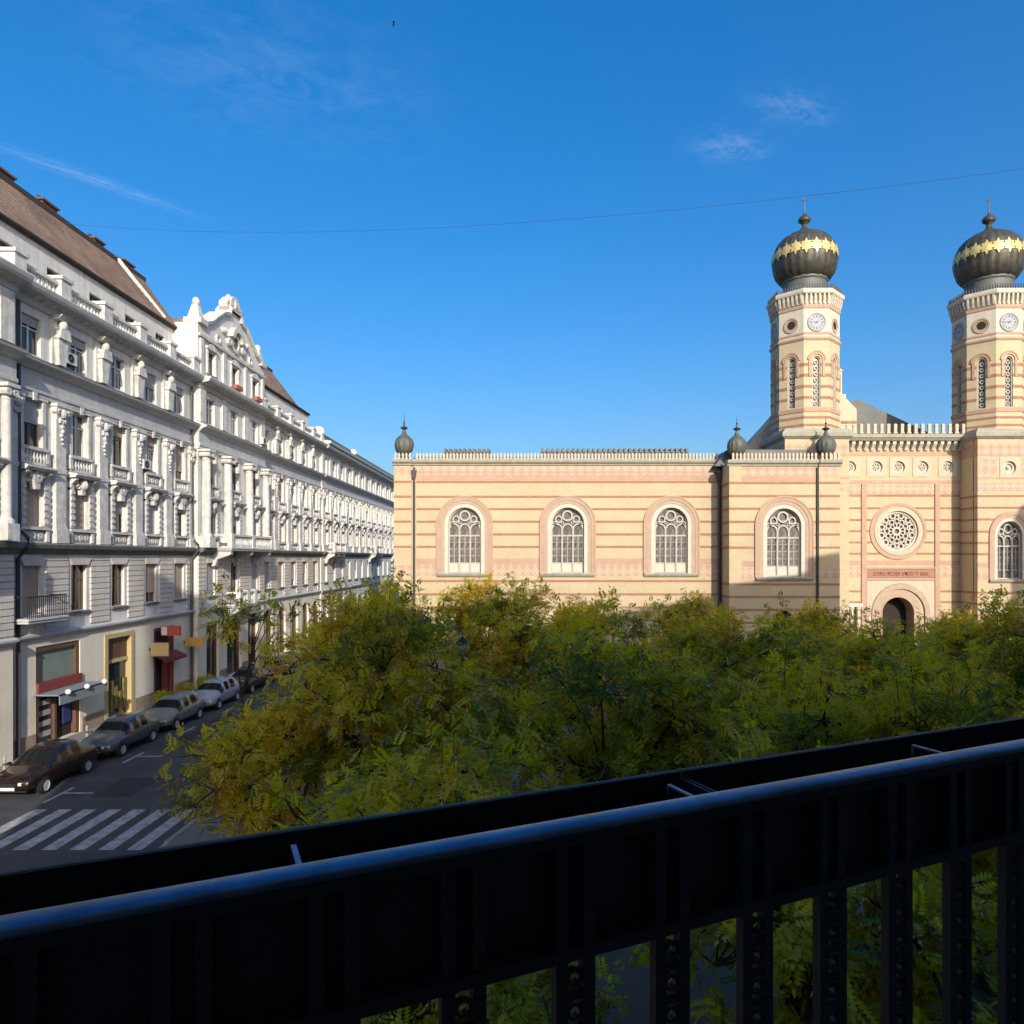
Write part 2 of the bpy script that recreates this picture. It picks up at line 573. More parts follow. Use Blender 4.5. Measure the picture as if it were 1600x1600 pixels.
g = bx(-23.3, -20.5, 14, 240, 0.0, 0.13)
side = tag(g.build('sidewalk', 'pavement'), 'narrow sunlit pavement below the white shop fronts', kind='structure')
kerb_me = bx(-0.0, 0.18, 0.01, 0.99, 0.0, 0.145).mesh('kerb_stone', 'kerb')
for k in range(40):
    put('kerb_stone', kerb_me, side, (-20.68 + 0.18, 18 + k, 0.0))
sq_pts = [(-11.3, 21.0), (-9.5, 18.0), (-3.0, 9.5), (3.0, 9.0), (60, 34.5), (60, 68.5), (-11.3, 68.5)]
g = MB()
g.loops([[(x, y, 0.0) for x, y in sq_pts], [(x, y, 0.12) for x, y in sq_pts]])
square = tag(g.build('paved_square', 'paving'), 'brownish paved square under the street trees', kind='structure')
kerb2 = bx(0.0, 0.18, 0.01, 0.99, 0.0, 0.135).mesh('kerb_stone', 'kerb')
for k in range(24):
    put('kerb_stone', kerb2, square, (-11.48, 22 + k, 0.0))

for (xa, xb, ya, yb) in ((-16.6, -15.1, 26.4, 28.9), (-13.9, -12.7, 29.5, 34.0), (-17.6, -16.8, 34.5, 41.0)):
    pt = MB()
    pt.face([(xa, ya, 0), (xb, ya + 0.1, 0), (xb + 0.05, yb, 0), (xa - 0.08, yb - 0.12, 0)])
    pt.build('repair_patch', 'patch', road, (0, 0, 0.0075))
stripe = MB()
stripe.face([(0, 0, 0), (0.46, 0, 0), (0.46, 3.5, 0), (0, 3.5, 0)])
stripe_me = stripe.mesh('crosswalk_stripe', 'road_paint')
for k in range(8):
    put('crosswalk_stripe', stripe_me, road, (-17.78 + 0.885 * k, 21.7, 0.005))
for (x, y) in ((-14.2, 27.6), (-15.9, 33.0), (-13.2, 19.8)):
    mc = put('manhole_cover', shared('manhole', lambda: MB().lathe([(0.36, 0.0), (0.36, 0.006), (0.30, 0.009), (0.02, 0.009)], n=20).mesh('manhole_cover', 'manhole')), road, (x, y, 0.001))
pl = MB()
pl.face([(0, 0, 0), (0.12, 0, 0), (0.12, 1.7, 0), (0, 1.7, 0)])
pl_me = pl.mesh('parking_line', 'road_paint')
ac = MB()
ac.face([(0, 0, 0), (1.1, 0, 0), (1.1, 0.12, 0), (0, 0.12, 0)])
ac_me = ac.mesh('parking_tick', 'road_paint')
for k, y in enumerate((25.9, 30.9, 35.9, 40.9, 45.9, 50.9)):
    put('parking_line', pl_me, road, (-18.0, y, 0.005))
    put('parking_tick', ac_me, road, (-17.87, y + 1.0, 0.005))


# ================================================================== striped synagogue: shared window
def arch_half(z, zs, r):
    """half width of a round-headed surround at height z"""
    if z <= zs:
        return r
    q = r * r - (z - zs) ** 2
    return math.sqrt(q) if q > 0 else 0.0


def tracery_mesh():
    b = MB()
    h, zs, r = 6.5, 4.9, 1.63
    b.archband(0, 0, zs, r - 0.13, r - 0.002, 0.28, 0.5)
    b.box(-r + 0.1, r - 0.1, 0.28, 0.48, 0.0, 0.16)
    for x in (-0.54, 0.54):
        b.box(x - 0.085, x + 0.085, 0.24, 0.46, 0.16, 4.45)
        b.lathe([(0.15, 3.55), (0.15, 3.7), (0.1, 3.78)], x, 0.3, 8)
    for x in (-1.06, 0, 1.06):
        b.ring(x, 4.42, 0.40, 0.56, 0.26, 0.44, 0, 180, 10)
        b.box(x - 0.45, x + 0.45, 0.30, 0.42, 3.66, 3.82)
        b.box(x - 0.45, x + 0.45, 0.32, 0.42, 1.0, 1.07)
        b.box(x - 0.03, x + 0.03, 0.36, 0.42, 1.07, 3.66)
        for z in (1.7, 2.4, 3.05):
            b.box(x - 0.45, x + 0.45, 0.36, 0.42, z, z + 0.045)
    b.ring(0, 5.72, 0.38, 0.56, 0.26, 0.44, 0, 360, 16)
    for s in (-1, 1):
        b.ring(s * 0.88, 5.38, 0.24, 0.38, 0.26, 0.44, 0, 360, 12)
        b.ring(s * 0.50, 5.02, 0.09, 0.17, 0.26, 0.44, 0, 360, 8)
        b.ring(s * 1.28, 4.98, 0.12, 0.22, 0.26, 0.44, 0, 360, 8)
    return b.mesh('tracery', 'tracery')


def arched_window(parent, x, y, z, scale=1.0):
    """x centre, y wall face, z sill; round-headed three-light window with stone tracery and stepped surround"""
    zs, r = 4.9, 1.63
    o = put('arched_window', shared('trac', tracery_mesh), parent, (x, y, z), scale=(scale, 1, scale))
    lan = shared('lan', lambda: MB().archface(0, 1.07, 4.42, 0.42, 0.40, 8).mesh('pane', 'lead'))
    low = shared('lowp', lambda: bx(-0.45, 0.45, 0.38, 0.44, 0.16, 1.0).mesh('lower_panel', 'stone_pale'))
    head = shared('headp', lambda: MB().archface(0, 0.0, zs, 1.55, 0.47).mesh('pane', 'lead'))
    for dx in (-1.06, 0, 1.06):
        put('pane', lan, o, (dx, 0, 0))
        put('lower_panel', low, o, (dx, 0, 0))
    put('pane', head, o)
    put('inner_arch', shared('arc1', lambda: MB().archband(0, -0.02, zs, r + 0.002, 2.0, -0.05, 0.1, 20).mesh('inner_arch', 'stone_pale')), o)
    put('middle_arch', shared('arc2', lambda: MB().archband(0, -0.02, zs, 2.002, 2.34, -0.09, 0.1, 20).mesh('middle_arch', 'stone_tan')), o)
    put('outer_arch', shared('arc3', lambda: MB().archband(0, -0.02, zs, 2.342, 2.74, -0.14, 0.1, 20).mesh('outer_arch', 'pink_brick')), o)
    put('roll_moulding', shared('arc4', lambda: MB().archband(0, -0.02, zs, 2.68, 2.80, -0.19, 0.05, 20).mesh('roll_moulding', 'stone_tan')), o)
    put('sill', shared('sillm', lambda: MB().run([(-0.28, -0.12), (-0.24, -0.02), (0.28, 0.03), (0.28, -0.30), (-0.16, -0.34)], -2.72, 2.72).mesh('sill', 'stone_grey')), o)
    return o


def bands(parent, x0, x1, y, levels, gaps, h=0.22, m='red_brick', proud=0.025, name='brick_band'):
    """horizontal brick courses from x0 to x1, stopped by the surrounds in gaps = [(cx, zs, r, ztop, zbot)]"""
    for z in levels:
        segs = [(x0, x1)]
        for (cx, zs, r, zt, zb) in gaps:
            if zb - 0.2 <= z <= zt:
                hw = arch_half(z, zs, r)
                if hw <= 0:
                    continue
                new = []
                for (a, b) in segs:
                    if cx + hw <= a or cx - hw >= b:
                        new.append((a, b))
                        continue
                    if cx - hw > a:
                        new.append((a, cx - hw))
                    if cx + hw < b:
                        new.append((cx + hw, b))
                segs = new
        for (a, b) in segs:
            if b - a < 0.05:
                continue
            bx(a, b, y - proud, y + 0.04, z - h / 2, z + h / 2).build(name, m, parent)


def onion_finial(parent, x, y, z, s=1.0):
    b = MB()
    b.lathe([(0.62, 0), (0.62, 0.18), (0.45, 0.28), (0.42, 0.5), (0.62, 0.62), (0.88, 0.95), (1.0, 1.4), (0.97, 1.75), (0.82, 2.1), (0.55, 2.36),
             (0.3, 2.55), (0.2, 2.8)], n=28, lobes=14, depth=0.07)
    o = put('onion_finial', shared('onion', lambda: b.mesh('onion_finial', 'copper_green', True)), parent, (x, y, z), scale=(s, s, s))
    put('spike', shared('onspike', lambda: MB().lathe([(0.2, 2.7), (0.14, 3.05), (0.36, 3.2), (0.40, 3.28), (0.12, 3.4), (0.07, 3.7), (0.12, 3.78),
                                                       (0.04, 3.9), (0.02, 4.6)], n=10).mesh('spike', 'copper')), o)
    return o


def crenels(x0, x1, y, z, pitch, w, h, m, parent, name='crenellation'):
    b = MB()
    n = int(round((x1 - x0) / pitch))
    p = (x1 - x0) / n
    for k in range(n):
        cx = x0 + (k + 0.5) * p
        b.taper(cx, y, z, z + h * 0.3, w * 0.62, 0.1, w * 0.36, 0.08)
        b.taper(cx, y, z + h * 0.3, z + h * 0.72, w * 0.36, 0.08, w * 0.5, 0.1)
        b.taper(cx, y, z + h * 0.72, z + h, w * 0.5, 0.1, w * 0.2, 0.05)
    return tag(b.build(name, m, parent), kind='stuff')


CORN = [(0.0, 0.0), (-0.12, 0.03), (-0.16, 0.18), (-0.34, 0.28), (-0.40, 0.42), (-0.40, 0.60), (0.5, 0.62), (0.5, 0.0)]


def cornice(parent, x0, x1, y, z, k=1.0, m='stone_grey', d=1.0, name='cornice'):
    MB().run([(y + p * d, z + q * k) for p, q in CORN], x0, x1).build(name, m, parent)


# ------------------------------------------------------------------ the long wing and the block before the left tower
wing = root('museum_wing', (0, 70, 0), 'long yellow and red striped brick wing with four tall arched windows', 'building')
WX = (-6.62, 3.63, 13.94)
gap70 = [(x, 12.4, 2.74, 15.2, 7.1) for x in WX]
b = MB()
lower = [(x - 0.9, x + 0.9, 1.3, 4.0, 'a') for x in WX]
b.wall(-13.5, 18.88, 0, 18.2, 0, [(x - 1.63, x + 1.63, 7.5, 14.03, 'a') for x in WX] + lower, 0.55)
b.box(-13.5, 18.88, 0.62, 16, 0, 18.4)
b.face([(-13.5, 0, 0), (-13.5, 0.7, 0), (-13.5, 0.7, 18.2), (-13.5, 0, 18.2)])
b.build('wall', 'yellow_brick', wing)
for x in WX:
    arched_window(wing, x, 0, 7.5)
    put('lower_window', shared('loww', lambda: MB().archface(0, 0, 1.8, 0.9, 0.4).mesh('lower_window', 'glass')), wing, (x, 0, 1.3))
LV = (16.57, 15.1, 13.87, 12.62, 11.36, 10.12, 6.72, 5.4, 4.1, 2.8)
bands(wing, -11.4, 18.86, 0, LV, gap70)
bands(wing, -11.4, 18.86, 0, (16.98,), [], 0.5, 'pink_brick', 0.012, 'pink_course')
bands(wing, -11.4, 18.86, 0, (8.68,), gap70, 0.56, 'pink_brick', 0.012, 'pink_course')
bands(wing, -11.4, 18.86, 0, (7.82,), gap70, 1.14, 'star_pattern', 0.016, 'star_frieze')
bands(wing, -11.4, 18.86, 0, (17.66,), [], 0.82, 'pink_pattern', 0.016, 'diamond_frieze')
# corner pilaster
bx(-13.62, -11.9, -0.14, 0.5, 0, 18.2).build('corner_pilaster', 'yellow_brick', wing)
bands(wing, -13.64, -11.88, -0.14, LV, [])
bands(wing, -13.64, -11.88, -0.14, (7.82, 17.6), [], 0.9, 'star_pattern', 0.014, 'star_frieze')
cornice(wing, -11.7, 18.9, 0, 18.18)
cornice(wing, -13.75, -11.7, -0.16, 18.18)
crenels(-11.5, 18.6, -0.12, 18.8, 0.335, 0.2, 0.62, 'stone', wing)
crenels(-13.6, -11.8, -0.3, 18.8, 0.335, 0.2, 0.62, 'stone', wing)
MB().tube([(-11.62, -0.14, 0.2), (-11.62, -0.14, 18.0)], 0.12, 8).build('downpipe', 'zinc', wing)
MB().taper(-11.62, -0.2, 16.9, 17.7, 0.14, 0.14, 0.26, 0.2).build('rainwater_head', 'zinc', wing)
onion_finial(wing, -12.72, 0.5, 18.85, 0.98)
# roof with metal lanterns
rb = MB()
rb.prism([(-13.4, 18.45), (18.8, 18.45), (17.0, 19.3), (-11.6, 19.3)], 1.6, 15.8)
rb.build('roof', 'roof_metal', wing)
for (xa, xb, zt) in ((-9.7, -4.1, 20.72), (0.7, 17.2, 20.75)):
    lb = MB()
    lb.prism([(xa, 19.3), (xb, 19.3), (xb - 0.4, zt - 0.25), (xa + 0.4, zt - 0.25)], 5.5, 9)
    n = int((xb - xa) / 0.55)
    for k in range(n):
        cx = xa + 0.5 + (xb - xa - 1.0) * k / (n - 1)
        lb.box(cx - 0.13, cx + 0.13, 5.3, 9.1, zt - 0.45, zt)
    lb.build('roof_lantern', 'roof_metal', wing)

# block
BX0, BX1, BY = 18.88, 29.24, -3.0
b = MB()
b.wall(BX0, BX1, 0, 17.75, BY, [(24.06 - 1.63, 24.06 + 1.63, 7.2, 13.73, 'a'), (23.1, 25.0, 1.3, 4.0, 'a')], 0.55)
b.box(BX0 + 0.001, BX1, BY + 0.62, 3.0, 0, 17.95)
b.face([(BX0, BY, 0), (BX0, BY + 0.7, 0), (BX0, BY + 0.7, 17.75), (BX0, BY, 17.75)])
b.face([(BX1, BY, 0), (BX1, BY + 0.7, 0), (BX1, BY + 0.7, 17.75), (BX1, BY, 17.75)])
b.build('block_wall', 'yellow_brick', wing)
arched_window(wing, 24.06, BY, 7.2)
put('lower_window', shared('loww', None), wing, (24.06, BY, 1.3))
gapb = [(24.06, 12.1, 2.74, 14.9, 6.8)]
LB = (16.15, 14.9, 13.7, 12.45, 11.25, 10.0, 6.5, 5.3, 4.07, 2.85)
bands(wing, BX0 + 0.02, 27.2, BY, LB, gapb)
bands(wing, BX0 + 0.02, 27.2, BY, (16.55,), [], 0.5, 'pink_brick', 0.012, 'pink_course')
bands(wing, BX0 + 0.02, 27.2, BY, (8.45,), gapb, 0.56, 'pink_brick', 0.012, 'pink_course')
bands(wing, BX0 + 0.02, 27.2, BY, (7.55,), gapb, 1.1, 'star_pattern', 0.016, 'star_frieze')
bands(wing, BX0 + 0.02, 27.2, BY, (17.25,), [], 0.8, 'pink_pattern', 0.016, 'diamond_frieze')
bx(27.35, BX1 + 0.06, BY - 0.13, BY + 0.5, 0, 17.75).build('corner_pilaster', 'yellow_brick', wing)
bands(wing, 27.33, BX1 + 0.08, BY - 0.13, LB, [])
bands(wing, 27.33, BX1 + 0.08, BY - 0.13, (7.55, 17.2), [], 0.9, 'star_pattern', 0.014, 'star_frieze')
bx(BX0 - 0.05, 20.0, BY - 0.06, BY + 0.4, 0, 17.75).build('corner_pilaster', 'yellow_brick', wing)
bands(wing, BX0 - 0.06, 20.02, BY - 0.06, LB, [])
# courses on the block's side face
for z in LB:
    bx(BX0 - 0.075, BX0 + 0.02, BY - 0.07, -0.02, z - 0.11, z + 0.11).build('brick_band', 'red_brick', wing)
cornice(wing, BX0 - 0.25, 27.3, BY, 17.72)
cornice(wing, 27.3, BX1 + 0.2, BY - 0.14, 17.72)
crenels(19.0, 27.2, BY - 0.12, 18.34, 0.36, 0.22, 0.66, 'stone', wing)
crenels(27.4, BX1 + 0.1, BY - 0.26, 18.34, 0.36, 0.22, 0.66, 'stone', wing)
onion_finial(wing, 19.75, BY + 0.6, 18.35, 0.94)
onion_finial(wing, 28.25, BY + 0.5, 18.35, 0.94)
MB().tube([(18.66, -0.22, 0.2), (18.66, -0.22, 18.0)], 0.15, 8).build('downpipe', 'zinc', wing)
MB().taper(18.62, -0.3, 16.6, 17.6, 0.16, 0.16, 0.34, 0.26).build('rainwater_head', 'zinc', wing)
MB().tube([(27.22, BY - 0.12, 0.2), (27.22, BY - 0.12, 17.6)], 0.11, 8).build('downpipe', 'zinc', wing)
rb = MB()
rb.prism([(17.9, 18.0), (28.5, 18.0), (27, 19.6), (19.2, 19.6)], -1.2, 4)
rb.build('block_roof', 'roof_metal', wing)


# ------------------------------------------------------------------ the main hall with the rose window
hall = root('synagogue_hall', (37.5, 72, 0), 'striped brick hall front with a big rose window and dark arched portal', 'building')
HX0, HX1 = -6.3, 6.35
rose_x, rose_z = 0.0, 11.75
circ = [(-4.9, 18.3), (-2.2, 18.3), (0.1, 18.3), (2.5, 18.3), (5.1, 18.3)]
b = MB()
ops = [(rose_x - 2.06, rose_x + 2.06, rose_z - 2.06, rose_z + 2.06, 'o'), (-1.7, 1.7, 0, 5.07, 'a')]
ops += [(x - 0.62, x + 0.62, z - 0.62, z + 0.62, 'o') for x, z in circ]
b.wall(HX0, HX1, 0, 21.0, 0, ops, 0.55)
b.build('wall', 'yellow_brick', hall)
bx(HX0, HX1, 2.0, 6.0, 0, 21.3).build('inner_wall', 'yellow_brick', hall)
gaph = [(0.0, 3.4, 3.6, 6.7, 0.0)]
LH = (14.1, 12.9, 11.75, 10.6, 9.45, 5.6, 4.5, 3.4, 2.3)
bands(hall, HX0, -3.75, 0, LH, [], 0.2)
bands(hall, 4.25, HX1, 0, LH, [], 0.2)
for z in LH[:5]:
    hw = math.sqrt(max(2.95 ** 2 - (z - rose_z) ** 2, 0))
    for (a, c) in ((-3.25, -hw), (hw, 3.75)):
        if c - a > 0.1:
            bx(a, c, -0.02, 0.04, z - 0.1, z + 0.1).build('brick_band', 'red_brick', hall)
for (a, c) in ((HX0, -3.75), (-3.25, 3.75), (4.25, HX1)):
    bx(a, c, -0.02, 0.04, 15.28, 15.5).build('brick_band', 'red_brick', hall)
    bx(a, c, -0.016, 0.04, 15.55, 16.45).build('star_frieze', 'star_pattern', hall)
    bx(a, c, -0.012, 0.04, 8.25, 8.75).build('pink_course', 'pink_brick', hall)
for (a, c) in ((HX0, -3.75), (4.25, HX1)):
    bx(a, c, -0.016, 0.04, 7.1, 8.1).build('star_frieze', 'star_pattern', hall)
bx(HX0, HX1, -0.03, 0.05, 16.6, 16.95).build('pink_course', 'pink_brick', hall)
bx(HX0, HX1, -0.03, 0.05, 19.45, 19.85).build('pink_course', 'pink_brick', hall)
for (cx, w) in ((-3.5, 0.5), (4.0, 0.5)):
    bx(cx - w / 2, cx + w / 2, -0.14, 0.1, 0, 16.6).build('thin_pilaster', 'pink_brick', hall)
bx(-3.25, 3.75, -0.07, 0.05, 6.98, 7.86).build('inscription_panel', 'rust_panel', hall)
bx(-3.25, 3.75, -0.11, 0.05, 7.9, 8.1).build('panel_moulding', 'stone_tan', hall)
bx(-3.25, 3.75, -0.11, 0.05, 6.74, 6.94).build('panel_moulding', 'stone_tan', hall)
try:
    cu = bpy.data.curves.new('inscription', 'FONT')
    cu.body = '\u05d5\u05e2\u05e9\u05d5 \u05dc\u05d9 \u05de\u05e7\u05d3\u05e9 \u05d5\u05e9\u05db\u05e0\u05ea\u05d9 \u05d1\u05ea\u05d5\u05db\u05dd'[::-1]
    cu.size = 0.62
    cu.align_x = 'CENTER'
    cu.extrude = 0.01
    to = bpy.data.objects.new('inscription_text', cu)
    COL.objects.link(to)
    bpy.context.view_layer.update()
    me = bpy.data.meshes.new_from_object(to.evaluated_get(bpy.context.evaluated_depsgraph_get()))
    bpy.data.objects.remove(to)
    me.materials.clear()
    me.materials.append(M['inscription'])
    io = put('inscription', me, hall, (0.25, -0.085, 7.2))
    io.rotation_euler = (R(90), 0, 0)
    wdt = max(v.co.x for v in me.vertices) - min(v.co.x for v in me.vertices)
    io.scale = (5.6 / max(wdt, 0.1), 1, 1)
except Exception as e:
    print('inscription:', e)
# round stone plaques with dished rosettes
for (x, z) in circ:
    p = MB()
    p.wall(x - 0.98, x + 0.98, z - 1.0, z + 1.0, -0.05, [(x - 0.62, x + 0.62, z - 0.62, z + 0.62, 'o')], 0.06)
    pq = p.build('plaque', 'stone', hall)
    q = MB()
    q.disc(x, z, 0.64, 0.34)
    q.ring(x, z, 0.40, 0.64, 0.18, 0.4, n=16)
    for k in range(6):
        q.ball(x + 0.27 * math.cos(k * 1.047), 0.3, z + 0.27 * math.sin(k * 1.047), 0.12, n=6, k=4)
    q.ball(x, 0.28, z, 0.14, n=8, k=4)
    q.build('rosette', 'stone_pale', pq)
# rose window
rw = MB()
rw.ring(0, 0, 1.86, 2.058, 0.1, 0.5, n=36)
rw.ring(0, 0, 0.26, 0.46, 0.2, 0.4, n=16)
for k in range(12):
    a = R(30 * k)
    c, s = math.cos(a), math.sin(a)
    rw.ring(1.02 * c, 1.02 * s, 0.19, 0.31, 0.2, 0.38, n=10)
    a2 = a + R(15)
    rw.ring(1.60 * math.cos(a2), 1.60 * math.sin(a2), 0.20, 0.33, 0.2, 0.38, n=10)
    rw.ring(1.70 * c, 1.70 * s, 0.07, 0.15, 0.2, 0.38, n=6)
    t = 0.045
    rw.loops([[(0.42 * c - t * s, 0.22, 0.42 * s + t * c), (0.42 * c + t * s, 0.22, 0.42 * s - t * c), (0.42 * c + t * s, 0.36, 0.42 * s - t * c), (0.42 * c - t * s, 0.36, 0.42 * s + t * c)],
              [(0.76 * c - t * s, 0.22, 0.76 * s + t * c), (0.76 * c + t * s, 0.22, 0.76 * s - t * c), (0.76 * c + t * s, 0.36, 0.76 * s - t * c), (0.76 * c - t * s, 0.36, 0.76 * s + t * c)]])
ro = rw.build('rose_window', 'stone_pale', hall, (rose_x, 0, rose_z))
MB().disc(0, 0, 2.05, 0.42, 36).build('pane', 'lead', ro)
MB().ring(0, 0, 2.06, 2.46, -0.12, 0.06, n=40).build('stone_ring', 'stone', ro)
MB().ring(0, 0, 2.462, 2.62, -0.06, 0.06, n=40).build('recessed_ring', 'stone_tan', ro)
MB().ring(0, 0, 2.622, 2.9, -0.11, 0.06, n=40).build('outer_ring', 'pink_brick', ro)
# portal
po = MB().wall(-3.2, 3.7, 0.0, 6.7, -0.09, [(-2.75, 3.25, 0, 6.42, 'a')], 0.12).build('portal', 'stone', hall)
MB().archband(0.25, 0, 3.4, 2.45, 2.98, -0.2, 0.1, 20).build('outer_arch', 'stone_tan', po)
MB().archband(0.0, 0, 3.38, 1.7, 2.42, -0.05, 0.5, 20).build('inner_arch', 'stone_tan', po)
MB().archband(0.0, 0, 3.38, 1.62, 1.74, -0.09, 0.52, 20).build('roll_moulding', 'pink_brick', po)
d = MB().archface(0, 0.0, 3.38, 1.69, 1.6).build('door', 'dark_inside', po)
MB().archband(0, 0, 3.38, 1.68, 1.72, 0.5, 1.62, 16).build('porch_vault', 'pink_brick', po)
for x in (-4.9, -4.2):
    MB().lathe([(0.26, 0.3), (0.26, 0.5), (0.19, 0.6), (0.17, 3.6), (0.28, 3.9), (0.28, 4.05)], x, -0.35, 12).build('column', 'stone_pale', hall)
bx(-5.3, -3.85, -0.65, 0.05, 4.05, 4.4).build('column_entablature', 'stone_pale', hall)
bx(-5.3, -3.85, -0.65, 0.05, 0.0, 0.3).build('column_base', 'stone_pale', hall)
# great cornice: slab, corbels below, merlons above
MB().run([(0.3, 20.86), (-0.7, 20.9), (-0.86, 21.1), (-0.98, 21.2), (-0.98, 21.52), (0.3, 21.62)], HX0 - 0.1, HX1 + 0.35).build('cornice', 'stone_grey', hall)
cb = MB().run([(0.02, 0), (-0.2, 0.02), (-0.34, 0.3), (-0.62, 0.62), (-0.64, 0.88), (0.02, 0.88)], -0.17, 0.17).mesh('corbel', 'stone_pale')
mr = MB()
mr.box(-0.2, 0.2, -0.13, 0.13, 0, 0.12)
mr.box(-0.15, 0.15, -0.1, 0.1, 0.12, 0.8)
mr.taper(0, 0, 0.8, 1.0, 0.2, 0.13, 0.1, 0.06)
mr_me = mr.mesh('merlon', 'stone')
for k in range(19):
    x = HX0 + 0.15 + 0.69 * k
    put('corbel', cb, hall, (x, 0, 19.95))
    put('merlon', mr_me, hall, (x, -0.7, 21.6))
# nave behind: gable, pinnacle, roof
nb = MB()
nb.prism([(-15.5, 19.0), (-14.1, 20.9), (-11.3, 23.9), (-7.5, 28.4), (-5.0, 28.1), (-3.9, 27.3), (-1.9, 25.3), (-1.9, 19.0)], 5.0, 8.5)
nb.build('gable_wall', 'stone', hall)
bx(-3.6, -1.86, 4.9, 8.4, 23.75, 24.0).build('gable_band', 'red_brick', hall)
pn = MB()
pn.box(-4.35, -2.95, 5.3, 7.6, 26.4, 27.0)
pn.box(-4.1, -3.25, 5.6, 7.3, 27.0, 29.6)
pn.taper(-3.67, 6.45, 29.6, 30.3, 0.55, 0.95, 0.2, 0.3)
pn.build('pinnacle', 'stone_pale', hall)
bx(-3.9, -3.4, 5.55, 5.7, 27.3, 29.3).build('pinnacle_panel', 'red_brick', hall)
nr = MB()
nr.prism([(-13.0, 21.2), (0, 27.3), (13.0, 21.2)], 9, 50)
nr.build('roof', 'roof_metal', hall)
bx(-12.5, 12.5, 9.2, 49, 0, 21.2).build('nave_wall', 'yellow_brick', hall)


# ------------------------------------------------------------------ the two towers
def star_band(r_of, z, n, rs):
    """row of six-pointed gold stars wrapped on the dome"""
    b = MB()
    for k in range(n):
        a0 = 2 * math.pi * k / n
        pts = []
        for j in range(12):
            rr = rs if j % 2 == 0 else rs * 0.60
            a = math.pi / 2 + math.pi * j / 6
            zz_ = z + rr * math.sin(a) * 1.5
            rad = r_of(zz_) + 0.035
            aa = a0 + rr * math.cos(a) / r_of(z)
            pts.append((rad * math.cos(aa), rad * math.sin(aa), zz_))
        rad = r_of(z) + 0.07
        c = (rad * math.cos(a0), rad * math.sin(a0), z)
        for j in range(12):
            b.face([c, pts[j], pts[(j + 1) % 12]])
    m = 160
    for (h0, h1) in ((-0.17, 0.17),):
        ring0 = [((r_of(z + h0) + 0.02) * math.cos(2 * math.pi * j / m), (r_of(z + h0) + 0.02) * math.sin(2 * math.pi * j / m), z + h0) for j in range(m)]
        ring1 = [((r_of(z + h1) + 0.02) * math.cos(2 * math.pi * j / m), (r_of(z + h1) + 0.02) * math.sin(2 * math.pi * j / m), z + h1) for j in range(m)]
        b.loops([ring0, ring1], cap=False)
    return b


DOME = [(2.05, 37.2), (2.55, 37.5), (2.92, 38.05), (3.12, 38.75), (3.2, 39.45), (3.17, 40.15), (3.02, 40.85), (2.74, 41.45), (2.28, 42.0), (1.62, 42.45),
        (0.95, 42.78), (0.52, 43.05), (0.29, 43.35), (0.2, 43.7)]


DOME = [(r, 37.2 + (z - 37.2) * 0.93) for r, z in DOME]


def dome_r(z):
    for (r0, z0), (r1, z1) in zip(DOME, DOME[1:]):
        if z0 <= z <= z1:
            return r0 + (r1 - r0) * (z - z0) / (z1 - z0)
    return DOME[-1][0]


